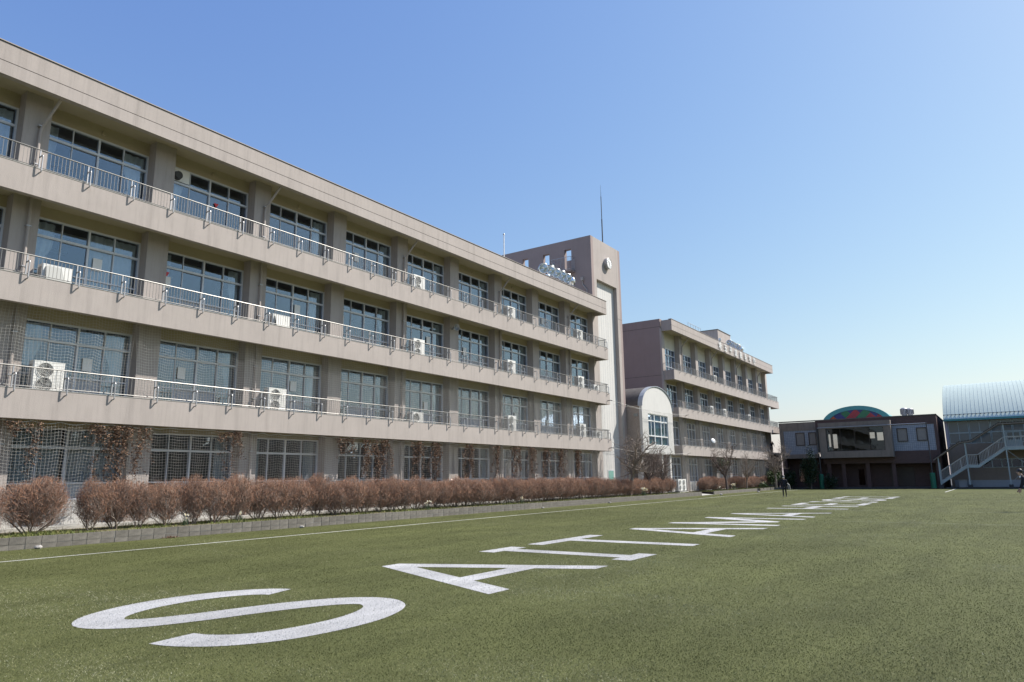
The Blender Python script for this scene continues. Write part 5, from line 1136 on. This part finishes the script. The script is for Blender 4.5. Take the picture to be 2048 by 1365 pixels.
# ------------------------------------------------------------------ people
def person(label, loc, rz, pose, scale=1.0):
    """joints in metres, facing -Y before rotation"""
    t = thing('person', label, 'person', loc, None, rz); t.scale = (scale,)*3
    J = dict(pel=(0, 0, .95, .125), waist=(0, -.01, 1.08, .12), chest=(0, 0, 1.28, .145), neck=(0, -.005, 1.46, .055), head0=(0, -.02, 1.55, .082), head1=(0, -.02, 1.64, .088))
    for s, k in ((-1, 'r'), (1, 'l')):
        J.update({'hip'+k: (s*.09, 0, .90, .095), 'knee'+k: (s*.10, -.02, .50, .062), 'ank'+k: (s*.11, .02, .09, .042), 'toe'+k: (s*.12, -.14, .04, .036), 'sho'+k: (s*.19, 0, 1.40, .062), 'elb'+k: (s*.25, .03, 1.12, .045), 'wri'+k: (s*.27, -.04, .88, .030), 'palm'+k: (s*.275, -.06, .81, .030)})
    for k, v in pose.items(): J[k] = (*v, J[k][3]) if len(v) == 3 else v
    E_ = [('pel', 'waist'), ('waist', 'chest'), ('chest', 'neck'), ('neck', 'head0'), ('head0', 'head1')]
    for k in 'rl': E_ += [('pel', 'hip'+k), ('hip'+k, 'knee'+k), ('knee'+k, 'ank'+k), ('ank'+k, 'toe'+k), ('chest', 'sho'+k), ('sho'+k, 'elb'+k), ('elb'+k, 'wri'+k), ('wri'+k, 'palm'+k)]
    for k in 'rl':
        p = Vector(J['palm'+k][:3]); d = (p-Vector(J['wri'+k][:3])).normalized(); sd = Vector((0, 1, 0)).cross(d).normalized() if abs(d.y) < .9 else Vector((1, 0, 0)); fw = d.cross(sd)
        for q in range(5):
            off = fw*(.028-.014*q); L_ = (.05, .075, .082, .076, .06)[q]; b = p+d*.02+off; e = b+d*L_*(.6 if q == 0 else 1)+(fw*.03 if q == 0 else sd*.0)
            J['f%s%d' % (k, q)] = (*b, .010); J['g%s%d' % (k, q)] = (*e, .008); E_ += [('palm'+k, 'f%s%d' % (k, q)), ('f%s%d' % (k, q), 'g%s%d' % (k, q))]
    ks = list(J); me = bpy.data.meshes.new('body'); me.from_pydata([J[k][:3] for k in ks], [(ks.index(a), ks.index(b)) for a, b in E_], [])
    o = bpy.data.objects.new('body_tmp', me); C.objects.link(o); sk = o.modifiers.new('skin', 'SKIN'); sub = o.modifiers.new('sub', 'SUBSURF'); sub.levels = sub.render_levels = 2
    lay = me.skin_vertices[0].data if me.skin_vertices else None
    if lay is None:
        bm = bmesh.new(); bm.from_mesh(me); bm.verts.layers.skin.verify(); bm.to_mesh(me); bm.free(); lay = me.skin_vertices[0].data
    for i, k in enumerate(ks): lay[i].radius = (J[k][3], J[k][3]); lay[i].use_root = (k == 'pel')
    dg = bpy.context.evaluated_depsgraph_get(); bm_ = bpy.data.meshes.new_from_object(o.evaluated_get(dg)); bpy.data.objects.remove(o)
    bm_.materials.clear()
    for n_ in ('suit', 'skin', 'black'): bm_.materials.append(M[n_])
    hd = Vector(J['head1'][:3]); nk = Vector(J['neck'][:3])
    for p in bm_.polygons:
        c = p.center; mi = 0
        if (c-hd).length < .16 or (c-Vector(J['head0'][:3])).length < .115: mi = 1
        for k in 'rl':
            if (c-Vector(J['palm'+k][:3])).length < .10: mi = 1
            if (c-Vector(J['toe'+k][:3])).length < .09 or (c-Vector(J['ank'+k][:3])).length < .07: mi = 2
        p.material_index = mi; p.use_smooth = True
    b = bpy.data.objects.new('body', bm_); C.objects.link(b); b.parent = t
    def local(name, mb, m_):
        o2 = bpy.data.objects.new(name, mb.mesh(name, m_, True)); C.objects.link(o2); o2.parent = t; return o2
    mb = MB(); mb.lathe([(.0, .118), (.06, .106), (.098, .055), (.105, .0), (.100, -.035)], hd+Vector((0, .022, .012)), (0, .85, 1), 14); local('hair', mb, 'hair')
    local('nose', MB().lathe([(.014, -.02), (.018, 0), (.006, .03)], hd+Vector((0, -.088, -.035)), (0, -.3, 1), 8), 'skin')
    for s in (-1, 1): local('ear', MB().lathe([(.0, -.012), (.022, -.01), (.026, 0), (.0, .012)], hd+Vector((s*.088, .01, -.03)), (1, 0, 0), 8), 'skin'); local('eye', MB().lathe([(0, .006), (.012, .004), (.014, 0)], hd+Vector((s*.032, -.082, .0)), (0, -1, 0), 8), 'black')
    return t, J, hd, local
t, J, hd, local = person('person in black suit and white face mask walking on the far turf', (60.0, 14.6, 0), R(-78), {'kneer': (-.10, -.10, .50), 'ankr': (-.11, -.10, .09), 'toer': (-.12, -.26, .045), 'kneel': (.10, .06, .50), 'ankl': (.11, .20, .10), 'toel': (.12, .05, .04), 'elbr': (-.27, .08, 1.13), 'wrir': (-.30, .0, .90), 'palmr': (-.305, -.02, .83)}, .985)
local('face_mask', MB().lathe([(.0, .022), (.035, .018), (.056, .0), (.058, -.03)], hd+Vector((0, -.085, -.055)), (0, -1, -.1), 12), 'white')
local('shirt_collar', MB().lathe([(.075, -.05), (.066, .02), (.055, .03)], Vector(J['neck'][:3])+Vector((0, -.015, -.02)), (0, -.3, 1), 12), 'white')
bag = thing('carried_coat', 'pale grey coat hanging over the arm of the walking person', 'coat', (59.95, 14.25, .6)); MB().add([(59.93, 14.33, 1.12), (60.06, 14.30, 1.12), (60.08, 14.18, .98), (59.94, 14.16, .95), (59.95, 14.33, .62), (60.08, 14.30, .60), (60.1, 14.12, .58), (59.95, 14.1, .60)], [(0, 1, 2, 3), (4, 7, 6, 5), (0, 4, 5, 1), (1, 5, 6, 2), (2, 6, 7, 3), (3, 7, 4, 0)]).build('coat', 'grey_cloth', bag)
t, J, hd, local = person('person in black jacket leaning forward at the right edge of the field', (39.7, -0.92, 0), R(180), {'waist': (0, -.06, 1.10), 'chest': (0, -.13, 1.29), 'neck': (0, -.20, 1.47), 'head0': (0, -.25, 1.56), 'head1': (0, -.26, 1.65), 'shor': (-.19, -.15, 1.42), 'shol': (.19, -.15, 1.42), 'elbr': (-.25, -.22, 1.14), 'wrir': (-.24, -.32, .93), 'palmr': (-.24, -.36, .86), 'elbl': (.25, -.20, 1.14), 'wril': (.24, -.28, .92), 'palml': (.24, -.31, .85)}, 1.07)
local('shirt_collar', MB().lathe([(.075, -.05), (.066, .02), (.055, .03)], Vector(J['neck'][:3])+Vector((0, -.015, -.02)), (0, -.3, 1), 12), 'white')
br_ = MB().box(95.7, 99.2, 24.2, 26.4, 4.45, 4.67).build('footbridge', 'tan'); tag(br_, 'concrete footbridge deck joining farther wing and brown hall', 'footbridge')
for xx in (96.5, 98.3): MB().box(xx-.12, xx+.12, 24.9, 25.14, 0, 4.45).build('column', 'tan', br_)
MB().box(98.75, 98.95, 24.15, 27.5, -.02, 4.45).build('added_gap_wall', 'brown_tile', br_)  # dark wall added to close the bright gap below the deck
t, J, hd, local = person('person in dark clothes bending over the footbridge beside the brown hall', (97.3, 24.85, 4.67), R(-60), {'waist': (0, -.07, 1.06), 'chest': (0, -.22, 1.20), 'neck': (0, -.36, 1.31), 'head0': (0, -.43, 1.34), 'head1': (0, -.50, 1.37), 'shor': (-.19, -.28, 1.28), 'shol': (.19, -.28, 1.28), 'elbr': (-.22, -.36, 1.02), 'wrir': (-.20, -.50, .86), 'palmr': (-.19, -.56, .82), 'elbl': (.22, -.36, 1.02), 'wril': (.20, -.50, .86), 'palml': (.19, -.56, .82)}, 1.0)

# ------------------------------------------------------------------ unseen trees opposite the field, added tall to darken ground-floor window reflections
rg = np.random.default_rng(77); P = []; k = 0
for i in range(60):
    x = -40+i*3.3+rg.uniform(-1, 1); h = rg.uniform(9.0, 12.0); n = 620; d = rg.normal(size=(n, 3)); d /= np.linalg.norm(d, axis=1, keepdims=True); P.append(d*rg.uniform(.5, 1, (n, 1))*np.array([2.8, 1.8, h*.5])+np.array([x, -62+rg.uniform(-2, 2), h*.5+.2]))
P = np.concatenate(P); V, F = leaf_quads(P, .95); o = link('reflection_trees', np_mesh('reflection_trees', V, F, 'dgreen', shade=np.repeat(rg.random(len(P)), 4)), None); tag(o, 'unseen belt of dark trees added to darken the ground-floor window reflections', 'trees', kind='stuff')
